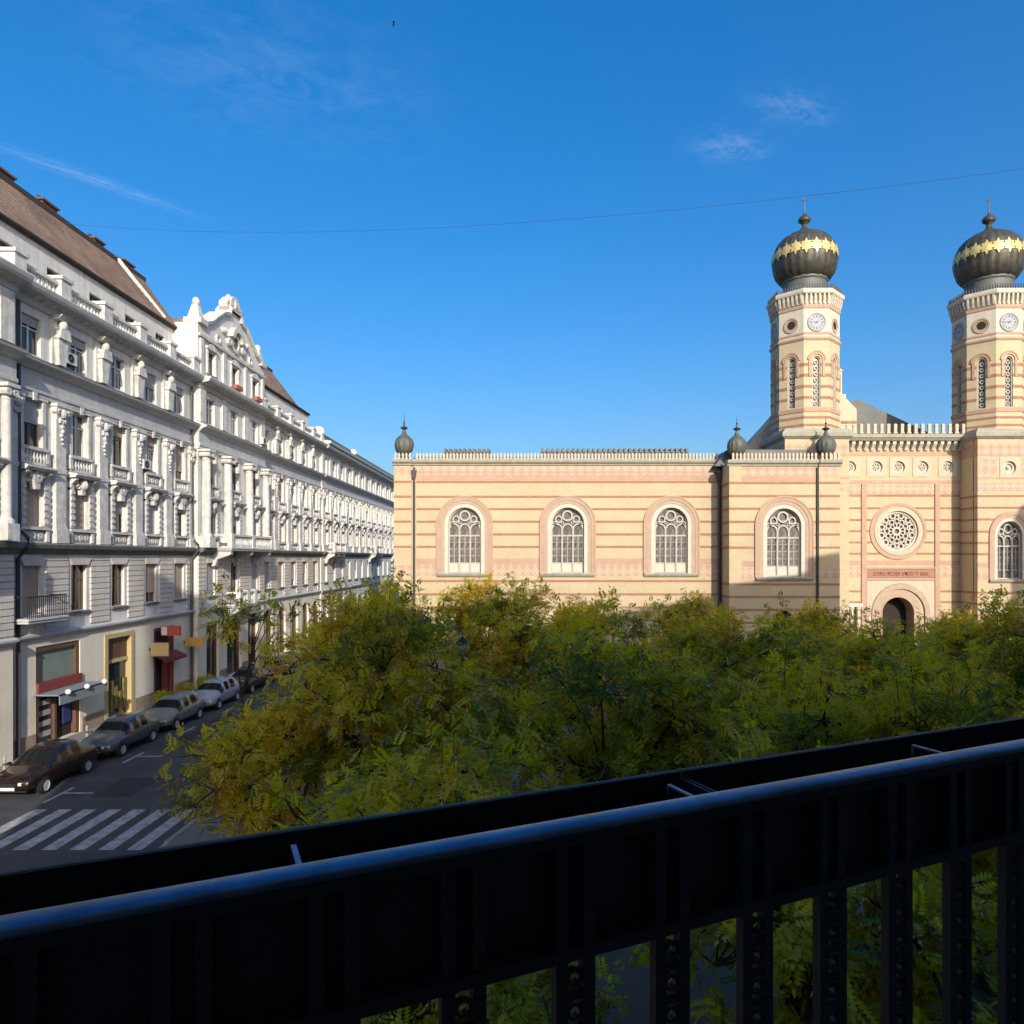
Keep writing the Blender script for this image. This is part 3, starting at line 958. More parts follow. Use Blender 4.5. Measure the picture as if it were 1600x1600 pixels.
def tower(cx, label, full_base):
    t = root('clock_tower', (cx, 72.3, 0), label, 'tower', group='striped brick towers with onion domes')
    H = 3.15
    yf = -H
    # square base
    b = MB()
    if full_base:
        b.wall(-H, H, 0, 20.7, yf, [(-1.22, 1.22, 6.9, 12.6, 'a'), (-0.62, 0.62, 17.28, 18.52, 'o')], 0.5)
        b.box(-H, H, yf + 0.6, H, 0, 20.7)
        for s in (-1, 1):
            b.face([(s * H, yf, 0), (s * H, yf + 0.7, 0), (s * H, yf + 0.7, 20.7), (s * H, yf, 20.7)])
    else:
        b.box(-H, H, yf, H, 0, 20.7)
    b.build('base_wall', 'yellow_brick', t)
    LT = (15.1, 13.95, 12.8, 11.6, 10.5, 9.4, 5.6, 4.5, 3.4)
    if full_base:
        gp = [(0, 11.38, 2.0, 13.4, 6.6)]
        bands(t, -H, H, yf, LT, gp, 0.2)
        bands(t, -H, H, yf, (8.3,), gp, 0.5, 'pink_brick', 0.012, 'pink_course')
        bands(t, -H, H, yf, (7.4,), gp, 1.0, 'star_pattern', 0.016, 'star_frieze')
        for z in LT:
            for s in (-1, 1):
                bx(s * H - 0.02, s * H + 0.02, yf - 0.02, H, z - 0.1, z + 0.1).build('brick_band', 'red_brick', t)
        # window
        w = put('arched_window', shared('trac', None), t, (0, yf, 6.9), scale=(0.75, 1, 0.875))
        put('pane', shared('headp', None), w)
        put('inner_arch', shared('arc1', None), w)
        put('middle_arch', shared('arc2', None), w)
        put('outer_arch', shared('arc3', None), w)
        put('sill', shared('sillm', None), w)
        q = MB()
        q.wall(-0.98, 0.98, -1.0, 1.0, -0.05, [(-0.62, 0.62, -0.62, 0.62, 'o')], 0.06)
        pq = q.build('plaque', 'stone', t, (0, yf, 17.9))
        q = MB()
        q.disc(0, 0, 0.64, 0.34)
        q.ring(0, 0, 0.40, 0.64, 0.18, 0.4, n=16)
        q.ball(0, 0.28, 0, 0.22, n=8, k=4)
        q.build('rosette', 'stone_pale', pq)
        for s in (-1, 1):
            bx(s * 2.1 - 0.85, s * 2.1 + 0.85, yf - 0.016, yf + 0.04, 17.1, 18.7).build('star_frieze', 'star_pattern', t)
    for (z0, z1, m_, nm) in ((19.0, 20.2, 'pink_pattern', 'diamond_frieze'), (16.75, 16.95, 'pink_brick', 'pink_course'), (15.6, 16.4, 'star_pattern', 'star_frieze')):
        bx(-H - 0.01, H + 0.01, yf - 0.016, yf + 0.04, z0, z1).build(nm, m_, t)
    bx(-H - 0.01, -H + 0.05, yf, H, 19.0, 20.2).build('pink_course', 'pink_brick', t)
    lg = MB()
    lg.taper(0, 0, 20.7, 20.95, H + 0.05, H + 0.05, H + 0.35, H + 0.35)
    lg.box(-H - 0.35, H + 0.35, -H - 0.35, H + 0.35, 20.95, 21.3)
    lg.taper(0, 0, 21.3, 21.75, H + 0.3, H + 0.3, H - 0.05, H - 0.05)
    lg.build('base_ledge', 'stone_grey', t)
    # octagon shaft
    ap = 3.05
    hw = ap * math.tan(R(22.5))
    def face_wall():
        b = MB()
        b.wall(-hw, hw, 21.3, 30.45, -ap, [(-0.38, 0.38, 23.9, 28.9, 'a')], 0.35)
        return b.mesh('shaft_wall', 'yellow_tower')
    fw = shared('oct_wall', face_wall)
    lan = shared('oct_lan', lambda: MB().archface(0, 23.9, 28.52, 0.375, -ap + 0.3, 10).mesh('lancet_window', 'lead'))

    def grille():
        b = MB()
        b.archband(0, 23.9, 28.52, 0.28, 0.378, -ap + 0.12, -ap + 0.3, 8)
        for k in range(8):
            b.ring(0, 24.25 + 0.58 * k, 0.12, 0.21, -ap + 0.16, -ap + 0.28, n=8)
        b.box(-0.28, 0.28, -ap + 0.2, -ap + 0.28, 23.9, 24.0)
        return b.mesh('tracery', 'tracery')
    gr = shared('oct_gr', grille)

    def surround():
        b = MB()
        b.archband(0, 26.9, 28.52, 0.55, 0.78, -ap - 0.09, -ap + 0.05, 12)
        b.ring(0, 28.52, 0.78, 0.9, -ap - 0.13, -ap + 0.05, 0, 180, 14)
        return b.mesh('arch_surround', 'pink_brick')
    su = shared('oct_su', surround)
    bl = shared('oct_bl', lambda: bx(-hw, -0.4, -ap - 0.02, -ap + 0.03, -0.15, 0.15).mesh('brick_band', 'red_brick'))
    br_ = shared('oct_br', lambda: bx(0.4, hw, -ap - 0.02, -ap + 0.03, -0.15, 0.15).mesh('brick_band', 'red_brick'))
    bf = shared('oct_bf', lambda: bx(-hw, hw, -ap - 0.02, -ap + 0.03, -0.12, 0.12).mesh('brick_band', 'red_brick'))
    ck = shared('oct_ck', lambda: bx(-hw, hw, -ap, -ap + 0.4, 30.75, 33.95).mesh('clock_stage', 'stone_pale'))

    def clock():
        b = MB()
        b.disc(0, 0, 0.80, -ap - 0.04, 28)
        b.ring(0, 0, 0.66, 0.70, -ap - 0.06, -ap - 0.02, n=24)
        return b.mesh('clock', 'clock_face')

    def clock_ring():
        return MB().ring(0, 0, 0.80, 0.92, -ap - 0.09, -ap + 0.02, n=28).mesh('clock_ring', 'stone_grey')

    def marks():
        b = MB()
        for k in range(12):
            a = R(30 * k)
            c, s = math.sin(a), math.cos(a)
            t_ = 0.035 if k % 3 else 0.055
            b.loops([[(r * c - t_ * s, y, r * s + t_ * c), (r * c + t_ * s, y, r * s - t_ * c)] for r, y in ((0.5, -ap - 0.055), (0.65, -ap - 0.055))], closed=False, cap=False)
        return b.mesh('hour_marks', 'clock_mark')

    def hand(a, ln, w):
        b = MB()
        c, s = math.sin(R(a)), math.cos(R(a))
        b.face([(-0.12 * c - w * s, -ap - 0.07, -0.12 * s + w * c), (-0.12 * c + w * s, -ap - 0.07, -0.12 * s - w * c), (ln * c, -ap - 0.07, ln * s)])
        return b.mesh('clock_hand', 'clock_mark')

    def rosette():
        b = MB()
        b.ring(0, 0, 0.42, 0.58, -ap - 0.02, -ap + 0.3, n=20)
        b.ring(0, 0, 0.60, 0.76, -ap - 0.08, -ap + 0.02, n=20)
        for k in range(8):
            b.ring(0.3 * math.cos(k * 0.7854), 0.3 * math.sin(k * 0.7854), 0.06, 0.12, -ap + 0.0, -ap + 0.1, n=6)
        return b.mesh('rosette_window', 'stone_tan')
    for k in range(8):
        rz = R(45 * k)
        put('shaft_wall', fw, t, rz=rz)
        put('lancet_window', lan, t, rz=rz)
        put('tracery', gr, t, rz=rz)
        put('arch_surround', su, t, rz=rz)
        for z in (24.8, 25.9, 27.0, 28.05):
            put('brick_band', bl, t, (0, 0, z), rz)
            put('brick_band', br_, t, (0, 0, z), rz)
        for z in (22.1, 22.85):
            put('brick_band', bf, t, (0, 0, z), rz)
        put('clock_stage', ck, t, rz=rz)
        if k % 2 == 0:
            c = put('clock', shared('clock', clock), t, (0, 0, 32.2), rz)
            put('clock_ring', shared('clockr', clock_ring), c)
            tag(put('hour_marks', shared('marks', marks), c), kind='stuff')
            put('clock_hand', shared('hh', lambda: hand(52, 0.40, 0.06)), c)
            put('clock_hand', shared('mh', lambda: hand(272, 0.60, 0.04)), c)
        else:
            c = put('rosette_window', shared('rosw', rosette), t, (0, 0, 32.15), rz)
            put('pane', shared('rospane', lambda: MB().disc(0, 0, 0.45, -ap - 0.012, 20).mesh('pane', 'dark_inside')), c)
    rot = R(22.5)
    k8 = 1 / math.cos(R(22.5))

    def oct_ring(name, prof, m_):
        MB().lathe([(r * k8, z) for r, z in prof], n=8, rot=rot).build(name, m_, t)
    oct_ring('sill_moulding', [(2.9, 23.35), (3.12, 23.4), (3.16, 23.75), (3.05, 23.9), (2.6, 23.9)], 'pink_brick')
    oct_ring('shaft_core', [(2.4, 21.3), (2.4, 34.0)], 'stone_tan')
    oct_ring('ledge', [(2.9, 30.4), (3.1, 30.45), (3.2, 30.62), (3.16, 30.8), (2.9, 30.86)], 'stone_tan')
    oct_ring('stage_moulding', [(2.9, 31.0), (3.1, 31.02), (3.12, 31.2), (3.06, 31.26), (2.9, 31.28)], 'pink_brick')
    oct_ring('neck_moulding', [(2.9, 33.5), (3.12, 33.6), (3.15, 33.9), (2.9, 34.0)], 'pink_brick')
    oct_ring('parapet', [(3.06, 33.95), (3.1, 34.9), (3.42, 34.98), (3.48, 35.15), (3.48, 35.38), (3.3, 35.5), (2.0, 35.5)], 'stone_pale')
    cbm = shared('oct_corbel', lambda: MB().run([(-3.05, 33.98), (-3.2, 34.02), (-3.36, 34.5), (-3.4, 34.94), (-3.05, 34.94)], -0.085, 0.085).mesh('corbel', 'stone_pale'))
    for k in range(8):
        for j in range(6):
            rz = R(45 * k)
            o = put('corbel', cbm, t, rz=rz)
            dx = (j - 2.5) * 0.44
            o.location = (dx * math.cos(rz), dx * math.sin(rz), 0)
    cr_b = MB()
    for k in range(8):
        for j in range(11):
            a = R(45 * k)
            dx = (j - 5) * 0.255
            x, y = dx * math.cos(a) + 3.3 * math.sin(a), dx * math.sin(a) - 3.3 * math.cos(a)
            cr_b.taper(x, y, 35.45, 35.95, 0.06, 0.06, 0.025, 0.025)
    tag(cr_b.build('iron_cresting', 'iron', t), kind='stuff')
    MB().lathe([(2.7, 35.5), (2.35, 35.75), (2.2, 36.0), (2.15, 37.0), (2.28, 37.15), (2.28, 37.35), (2.0, 37.5)], n=32, lobes=16, depth=0.03).build('drum', 'roof_metal', t, smooth=True)
    dm = MB().lathe(DOME, n=96, lobes=24, depth=0.03).build('dome', 'copper', t, smooth=True)
    star_band(dome_r, 39.85, 20, 0.54).build('gold_band', 'gold', dm)
    MB().lathe([(0.2, 43.1), (0.28, 43.3), (0.6, 43.55), (0.64, 43.75), (0.45, 44.05), (0.2, 44.25), (0.1, 44.4)], n=16).build('ball_finial', 'copper', dm, smooth=True)
    MB().lathe([(0.07, 44.3), (0.05, 45.2), (0.03, 46.0)], n=6).build('spike', 'copper', dm)
    for a in (0, 60, 120):
        c, s = math.cos(R(a)), math.sin(R(a))
        MB().tube([(-0.26 * c, 0, 45.7 - 0.26 * s), (0.26 * c, 0, 45.7 + 0.26 * s)], 0.03, 5).build('spike_star', 'copper', dm)
    return t


tower(28.07, 'onion domed clock tower left of the rose window, rising behind the block roof', False)
tower(47.0, 'onion domed clock tower at the right edge of the picture, base in full view', True)

# ================================================================== white apartment row (local x runs away from the viewer, front faces -y)
FX = -23.0
rng = random.Random(11)


def win_frame(w, h, kind, m):
    """casement frame set back in its opening"""
    def make():
        b = MB()
        f = 0.07
        b.box(-w / 2, -w / 2 + f, 0.17, 0.26, 0, h)
        b.box(w / 2 - f, w / 2, 0.17, 0.26, 0, h)
        b.box(-w / 2 + f, w / 2 - f, 0.17, 0.26, 0, f)
        b.box(-w / 2 + f, w / 2 - f, 0.17, 0.26, h - f, h)
        b.box(-0.045, 0.045, 0.16, 0.26, f, h - f)
        if h > 1.5:
            zt = h * 0.68
            b.box(-w / 2 + f, w / 2 - f, 0.165, 0.26, zt - 0.035, zt + 0.035)
        return b.mesh('window', m)
    return shared(('wf', w, h, kind, m), make)


def window(parent, x, y, z, w, h, blind=None, drop=0.0, fr='frame_white', sill=True, rev=0.24):
    o = put('window', win_frame(w, h, 'c', fr), parent, (x, y + rev - 0.24, z))
    for s in (-1, 1):
        put('pane', shared(('pn', w, h), lambda: bx(0.045, w / 2 - 0.07, 0.215, 0.225, 0.07, h - 0.07).mesh('pane', 'glass')), o, (0, 0, 0) if s > 0 else (-w / 2 + 0.025, 0, 0))
    if blind and drop > 0.05:
        d = round(drop * 4) / 4
        put('blind', shared(('bl', w, h, blind, d), lambda: bx(-w / 2 + 0.03, w / 2 - 0.03, 0.12, 0.155, h * (1 - d), h - 0.01).mesh('blind', blind)), o)
    if sill:
        put('sill', shared(('si', w), lambda: MB().run([(-0.16, -0.12), (-0.16, -0.03), (0.2, 0.0), (0.2, -0.14), (-0.08, -0.16)], -w / 2 - 0.14, w / 2 + 0.14).mesh('sill', 'ledge_dirt')), o)
    return o


def hood_mesh(kind):
    """cornice hood on consoles with an ornate keystone, over a second-floor window"""
    b = MB()
    b.box(-0.86, -0.62, -0.16, 0.02, -2.0, 0.02)
    b.box(0.62, 0.86, -0.16, 0.02, -2.0, 0.02)
    for k in range(6):
        for s in (-1, 1):
            b.box(s * 0.74 - 0.14, s * 0.74 + 0.14, -0.21, -0.16, -1.9 + 0.32 * k, -1.72 + 0.32 * k)
    for s in (-1, 1):
        b.run([(0, -0.1), (-0.14, -0.08), (-0.2, 0.2), (-0.42, 0.42), (-0.42, 0.52), (0, 0.52)], s * 0.76 - 0.1, s * 0.76 + 0.1)
    b.box(-0.62, 0.62, -0.12, 0.02, 0.03, 0.42)
    b.run([(0, 0.5), (-0.46, 0.52), (-0.56, 0.64), (-0.56, 0.72), (0, 0.8)], -1.0, 1.0)
    if kind == 0:      # scroll shell
        b.ring(0, 0.28, 0.12, 0.30, -0.34, -0.1, n=10)
        b.ball(0, -0.22, 0.28, 0.16, n=8, k=5)
        for s in (-1, 1):
            b.ring(s * 0.38, 0.36, 0.05, 0.15, -0.3, -0.1, n=8)
        b.prism([(-0.26, 0.3), (-0.13, -0.32), (0.13, -0.32), (0.26, 0.3)], -0.3, -0.02)
    else:              # garland and mask
        b.ball(0, -0.22, 0.22, 0.24, 0.3, n=8, k=6)
        for k in range(7):
            a = math.pi * (k + 0.5) / 7
            b.ball(0.5 * math.cos(a), -0.16, 0.46 - 0.42 * math.sin(a), 0.12, n=6, k=4)
        b.prism([(-0.2, 0.2), (-0.1, -0.3), (0.1, -0.3), (0.2, 0.2)], -0.26, -0.02)
    return b.mesh('hood', 'stucco_trim')


def apron_mesh(kind):
    """panel under a third-floor window with a row of little balusters"""
    b = MB()
    b.box(-0.85, 0.85, -0.14, 0.02, 0.0, 0.12)
    b.box(-0.95, 0.95, -0.24, 0.02, 0.66, 0.8)
    if kind == 0:
        for k in range(7):
            b.lathe([(0.05, 0.12), (0.09, 0.28), (0.05, 0.46), (0.08, 0.66)], -0.66 + 0.22 * k, -0.1, 6)
    else:
        b.box(-0.72, 0.72, -0.08, 0.0, 0.2, 0.58)
        for k in range(3):
            b.ring(-0.44 + 0.44 * k, 0.39, 0.06, 0.16, -0.13, -0.06, n=8)
    for s in (-1, 1):
        b.box(s * 0.85 - 0.1, s * 0.85 + 0.1, -0.2, 0.02, 0.12, 0.66)
    return b.mesh('apron_panel', 'stucco_trim')


def surround3_mesh():
    b = MB()
    for s in (-1, 1):
        b.box(s * 0.72 - 0.1, s * 0.72 + 0.1, -0.1, 0.02, 0, 2.2)
    b.box(-0.9, 0.9, -0.14, 0.02, 2.2, 2.36)
    b.prism([(-0.14, 2.5), (-0.09, 2.12), (0.09, 2.12), (0.14, 2.5)], -0.2, -0.1)
    return b.mesh('window_surround', 'stucco_trim')


def pilaster_mesh(w, d, h, rich):
    """giant pilaster with a moulded base and a carved capital"""
    b = MB()
    b.box(-w / 2 - 0.1, w / 2 + 0.1, -d - 0.1, 0.02, 0, 0.62)
    b.box(-w / 2 - 0.05, w / 2 + 0.05, -d - 0.05, 0.02, 0.62, 0.8)
    b.box(-w / 2, w / 2, -d, 0.02, 0.8, h - 0.75)
    b.box(-w / 2 - 0.04, w / 2 + 0.04, -d - 0.04, 0.02, h * 0.5, h * 0.5 + 0.22)
    for s in (-1, 1):
        b.ring(s * (w / 2 - 0.02), h - 0.32, 0.05, 0.19, -d - 0.12, -d + 0.14, n=10)
        b.ball(s * (w / 2 - 0.02), -d - 0.1, h - 0.32, 0.08, n=6, k=4)
    b.taper(0, -d / 2, h - 0.75, h - 0.15, w / 2, d / 2 + 0.03, w / 2 + 0.1, d / 2 + 0.12)
    b.box(-w / 2 - 0.16, w / 2 + 0.16, -d - 0.16, 0.02, h - 0.15, h)
    b.ball(0, -d - 0.1, h - 0.45, 0.16, 0.24, n=8, k=5)
    for k in range(3):
        b.ball((k - 1) * 0.16, -d - 0.05, h - 0.8 - 0.06 * (k % 2), 0.1, 0.15, n=6, k=4)
    if rich:           # hanging drop of fruit
        for k in range(5):
            b.ball(0.05 * math.sin(k * 2.1), -d - 0.04, h - 1.1 - 0.2 * k, 0.13 - 0.015 * k, n=6, k=4)
    return b.mesh('pilaster', 'stucco_trim')


def herm_mesh():
    """tapering bracket with a carved bust between the fourth-floor windows"""
    b = MB()
    b.taper(0, -0.16, 0, 1.25, 0.24, 0.16, 0.36, 0.22)
    b.box(-0.5, 0.5, -0.14, 0.02, 0, 2.15)
    b.taper(0, -0.24, 1.25, 1.75, 0.42, 0.24, 0.3, 0.24)
    b.ball(0, -0.34, 1.93, 0.2, 0.25, n=10, k=6)
    for s in (-1, 1):
        b.ball(s * 0.3, -0.28, 1.55, 0.16, n=6, k=4)
    b.run([(0, 2.15), (-0.4, 2.15), (-0.62, 2.36), (0, 2.4)], -0.46, 0.46)
    return b.mesh('herm', 'stucco_trim')


def column_mesh(r, h):
    b = MB()
    b.box(-r - 0.14, r + 0.14, -r * 2 - 0.2, 0.02, 0, 0.75)
    b.lathe([(r + 0.1, 0.75), (r + 0.1, 0.9), (r + 0.02, 0.98), (r, 1.1), (r, h * 0.5), (r * 0.88, h - 0.7), (r * 0.98, h - 0.66), (r * 0.9, h - 0.6), (r * 1.1, h - 0.25), (r * 1.2, h - 0.15)], 0, -r - 0.06, 14)
    b.box(-r - 0.16, r + 0.16, -r * 2 - 0.22, 0.02, h - 0.15, h)
    for s in (-1, 1):
        b.ring(s * r, h - 0.36, 0.05, 0.17, -2 * r - 0.16, -0.05, n=8)
    return b.mesh('column', 'stucco_trim')


def rustic_mesh(w, z0, z1):
    """banded masonry pier: separate raised courses with sunk joints"""
    b = MB()
    n = int((z1 - z0) / 0.29)
    p = (z1 - z0) / n
    for k in range(n):
        za, zb = z0 + k * p + 0.03, z0 + (k + 1) * p - 0.03
        b.loops([[(-w / 2, 0, za - 0.02), (w / 2, 0, za - 0.02), (w / 2, 0, zb + 0.02), (-w / 2, 0, zb + 0.02)],
                 [(-w / 2 + 0.03, -0.07, za), (w / 2 - 0.03, -0.07, za), (w / 2 - 0.03, -0.07, zb), (-w / 2 + 0.03, -0.07, zb)]])
    return b.mesh('rusticated_pier', 'stucco_warm')


def balustrade_mesh(w, h):
    b = MB()
    b.box(-w / 2, w / 2, -0.16, 0.16, 0, 0.14)
    b.box(-w / 2, w / 2, -0.18, 0.18, h - 0.14, h)
    n = max(3, int(w / 0.26))
    for k in range(n):
        b.lathe([(0.06, 0.14), (0.1, 0.3), (0.05, h * 0.62), (0.08, h - 0.14)], -w / 2 + (k + 0.5) * w / n, 0, 6)
    return b.mesh('balustrade', 'stucco_trim')


def modillions(x0, x1, y, z, pitch, m='stucco_trim'):
    b = MB()
    n = int((x1 - x0) / pitch)
    p = (x1 - x0) / n
    for k in range(n):
        cx = x0 + (k + 0.5) * p
        b.run([(y, z), (y - 0.12, z), (y - 0.5, z + 0.14), (y - 0.5, z + 0.24), (y, z + 0.24)], cx - 0.1, cx + 0.1)
    return b


ENT_C = [(0.0, 16.42), (-0.14, 16.44), (-0.14, 16.62), (-0.20, 16.66), (-0.20, 16.82), (-0.12, 16.86), (-0.12, 17.62), (-0.22, 17.66), (-0.34, 17.80), (-0.62, 17.92),
         (-0.66, 18.02), (0.0, 18.30)]
MID_C = [(0.0, 9.18), (-0.12, 9.2), (-0.18, 9.36), (-0.42, 9.46), (-0.48, 9.62), (-0.46, 9.68), (0.0, 9.74)]
TOP_C = [(0.0, 20.55), (-0.16, 20.6), (-0.22, 20.84), (-0.3, 20.9), (-0.78, 21.0), (-0.86, 21.12), (-0.92, 21.28), (-0.9, 21.34), (0.3, 21.4), (0.3, 20.55)]
LOW_C = [(0.0, 5.18), (-0.1, 5.2), (-0.14, 5.3), (-0.26, 5.36), (-0.28, 5.46), (0.0, 5.54)]


def run_bands(parent, x0, x1, y, top=True, low=True, ends=0.0):
    for (prof, m, nm) in ((ENT_C, 'stucco_grey', 'entablature'), (MID_C, 'ledge_dirt', 'middle_cornice')) + (((LOW_C, 'stucco_grey', 'lower_cornice'),) if low else ()) + (((TOP_C, 'stucco_grey', 'top_cornice'),) if top else ()):
        MB().run([(y + p, q) for p, q in prof], x0, x1).build(nm, m, parent)
    if top:
        tag(modillions(x0, x1, y - 0.2, 20.86, 0.57).build('modillions', 'stucco_trim', parent), kind='stuff')
    # sooty tops of the ledges
    MB().run([(y + 0.01, 18.31), (y - 0.67, 18.03), (y - 0.67, 18.05), (y + 0.01, 18.34)], x0, x1).build('ledge_cover', 'ledge_dirt', parent)


def upper_bay(parent, cx, y, half, seed, near=True, rich=True):
    """one window axis from the first floor up to the top cornice"""
    r = random.Random(seed)
    tans = ['blind', 'blind', 'blind', 'blind_grey', None]
    w1 = window(parent, cx, y, 6.35, 1.2, 2.3, r.choice(tans), r.choice((0.5, 0.75, 1.0, 1.0)), 'frame_brown')
    w2 = window(parent, cx, y, 10.45, 1.2, 2.0, r.choice(tans), r.choice((0.25, 0.5, 1.0)), 'frame_brown', sill=False)
    w3 = window(parent, cx, y, 14.15, 1.2, 2.15, r.choice(tans), r.choice((0.25, 0.5, 0.75)), 'frame_brown' if r.random() < 0.6 else 'frame_white', sill=False)
    w4 = window(parent, cx, y, 18.4, 1.25, 1.75, r.choice(['blind_grey', None, None]), r.choice((0.25, 0.5)), 'frame_white', sill=False)
    put('lintel', shared('lint1', lambda: MB().prism([(-0.85, 0.34), (-0.62, 0.0), (0.62, 0.0), (0.85, 0.34)], -0.12, 0.02).mesh('lintel', 'stucco_warm')), w1, (0, 0, 2.31))
    put('hood', shared(('hood', seed % 2), lambda: hood_mesh(seed % 2)), w2, (0, 0, 2.04))
    put('apron_panel', shared(('apron', (seed // 2) % 2), lambda: apron_mesh((seed // 2) % 2)), w3, (0, 0, -0.84))
    put('apron_panel', shared('apron_low', lambda: apron_mesh(1)), w2, (0, 0, -0.80))
    put('window_surround', shared('sur3', surround3_mesh), w3)


def bay_openings(cx):
    return [(cx - 0.6, cx + 0.6, 6.35, 8.65, 'r'), (cx - 0.6, cx + 0.6, 10.45, 12.45, 'r'), (cx - 0.6, cx + 0.6, 14.15, 16.3, 'r'), (cx - 0.625, cx + 0.625, 18.4, 20.15, 'r')]


apt = root('apartment_building', (FX, 0, 0), 'ornate white apartment house with brown tiled roof and a curved gable on its middle bays', 'building', R(90))

PROUD = 0.4
SECT = [(18.9, 30.7, 3, PROUD), (30.7, 47.7, 5, 0.0), (47.7, 59.5, 3, PROUD), (59.5, 76.5, 5, 0.0)]
shops = {  # ground-floor openings by section start: (x0, x1, z0, z1, kind)
    18.9: [(20.2, 22.6, 0.15, 4.6, 'r'), (24.2, 26.6, 0.15, 4.6, 'r'), (27.6, 29.6, 0.6, 4.4, 'r')],
    30.7: [(32.7, 35.9, 0.15, 4.85, 'r'), (37.9, 40.7, 0.15, 4.85, 'r'), (42.9, 45.3, 0.15, 4.7, 'r')],
    47.7: [(49.0, 51.0, 0.15, 4.5, 'r'), (52.3, 54.9, 0.15, 4.7, 'a'), (56.2, 58.2, 0.15, 4.5, 'r')],
    59.5: [(60.4 + 3.4 * k, 62.6 + 3.4 * k, 0.15, 4.5, 'a') for k in range(5)],
}
seed = 0
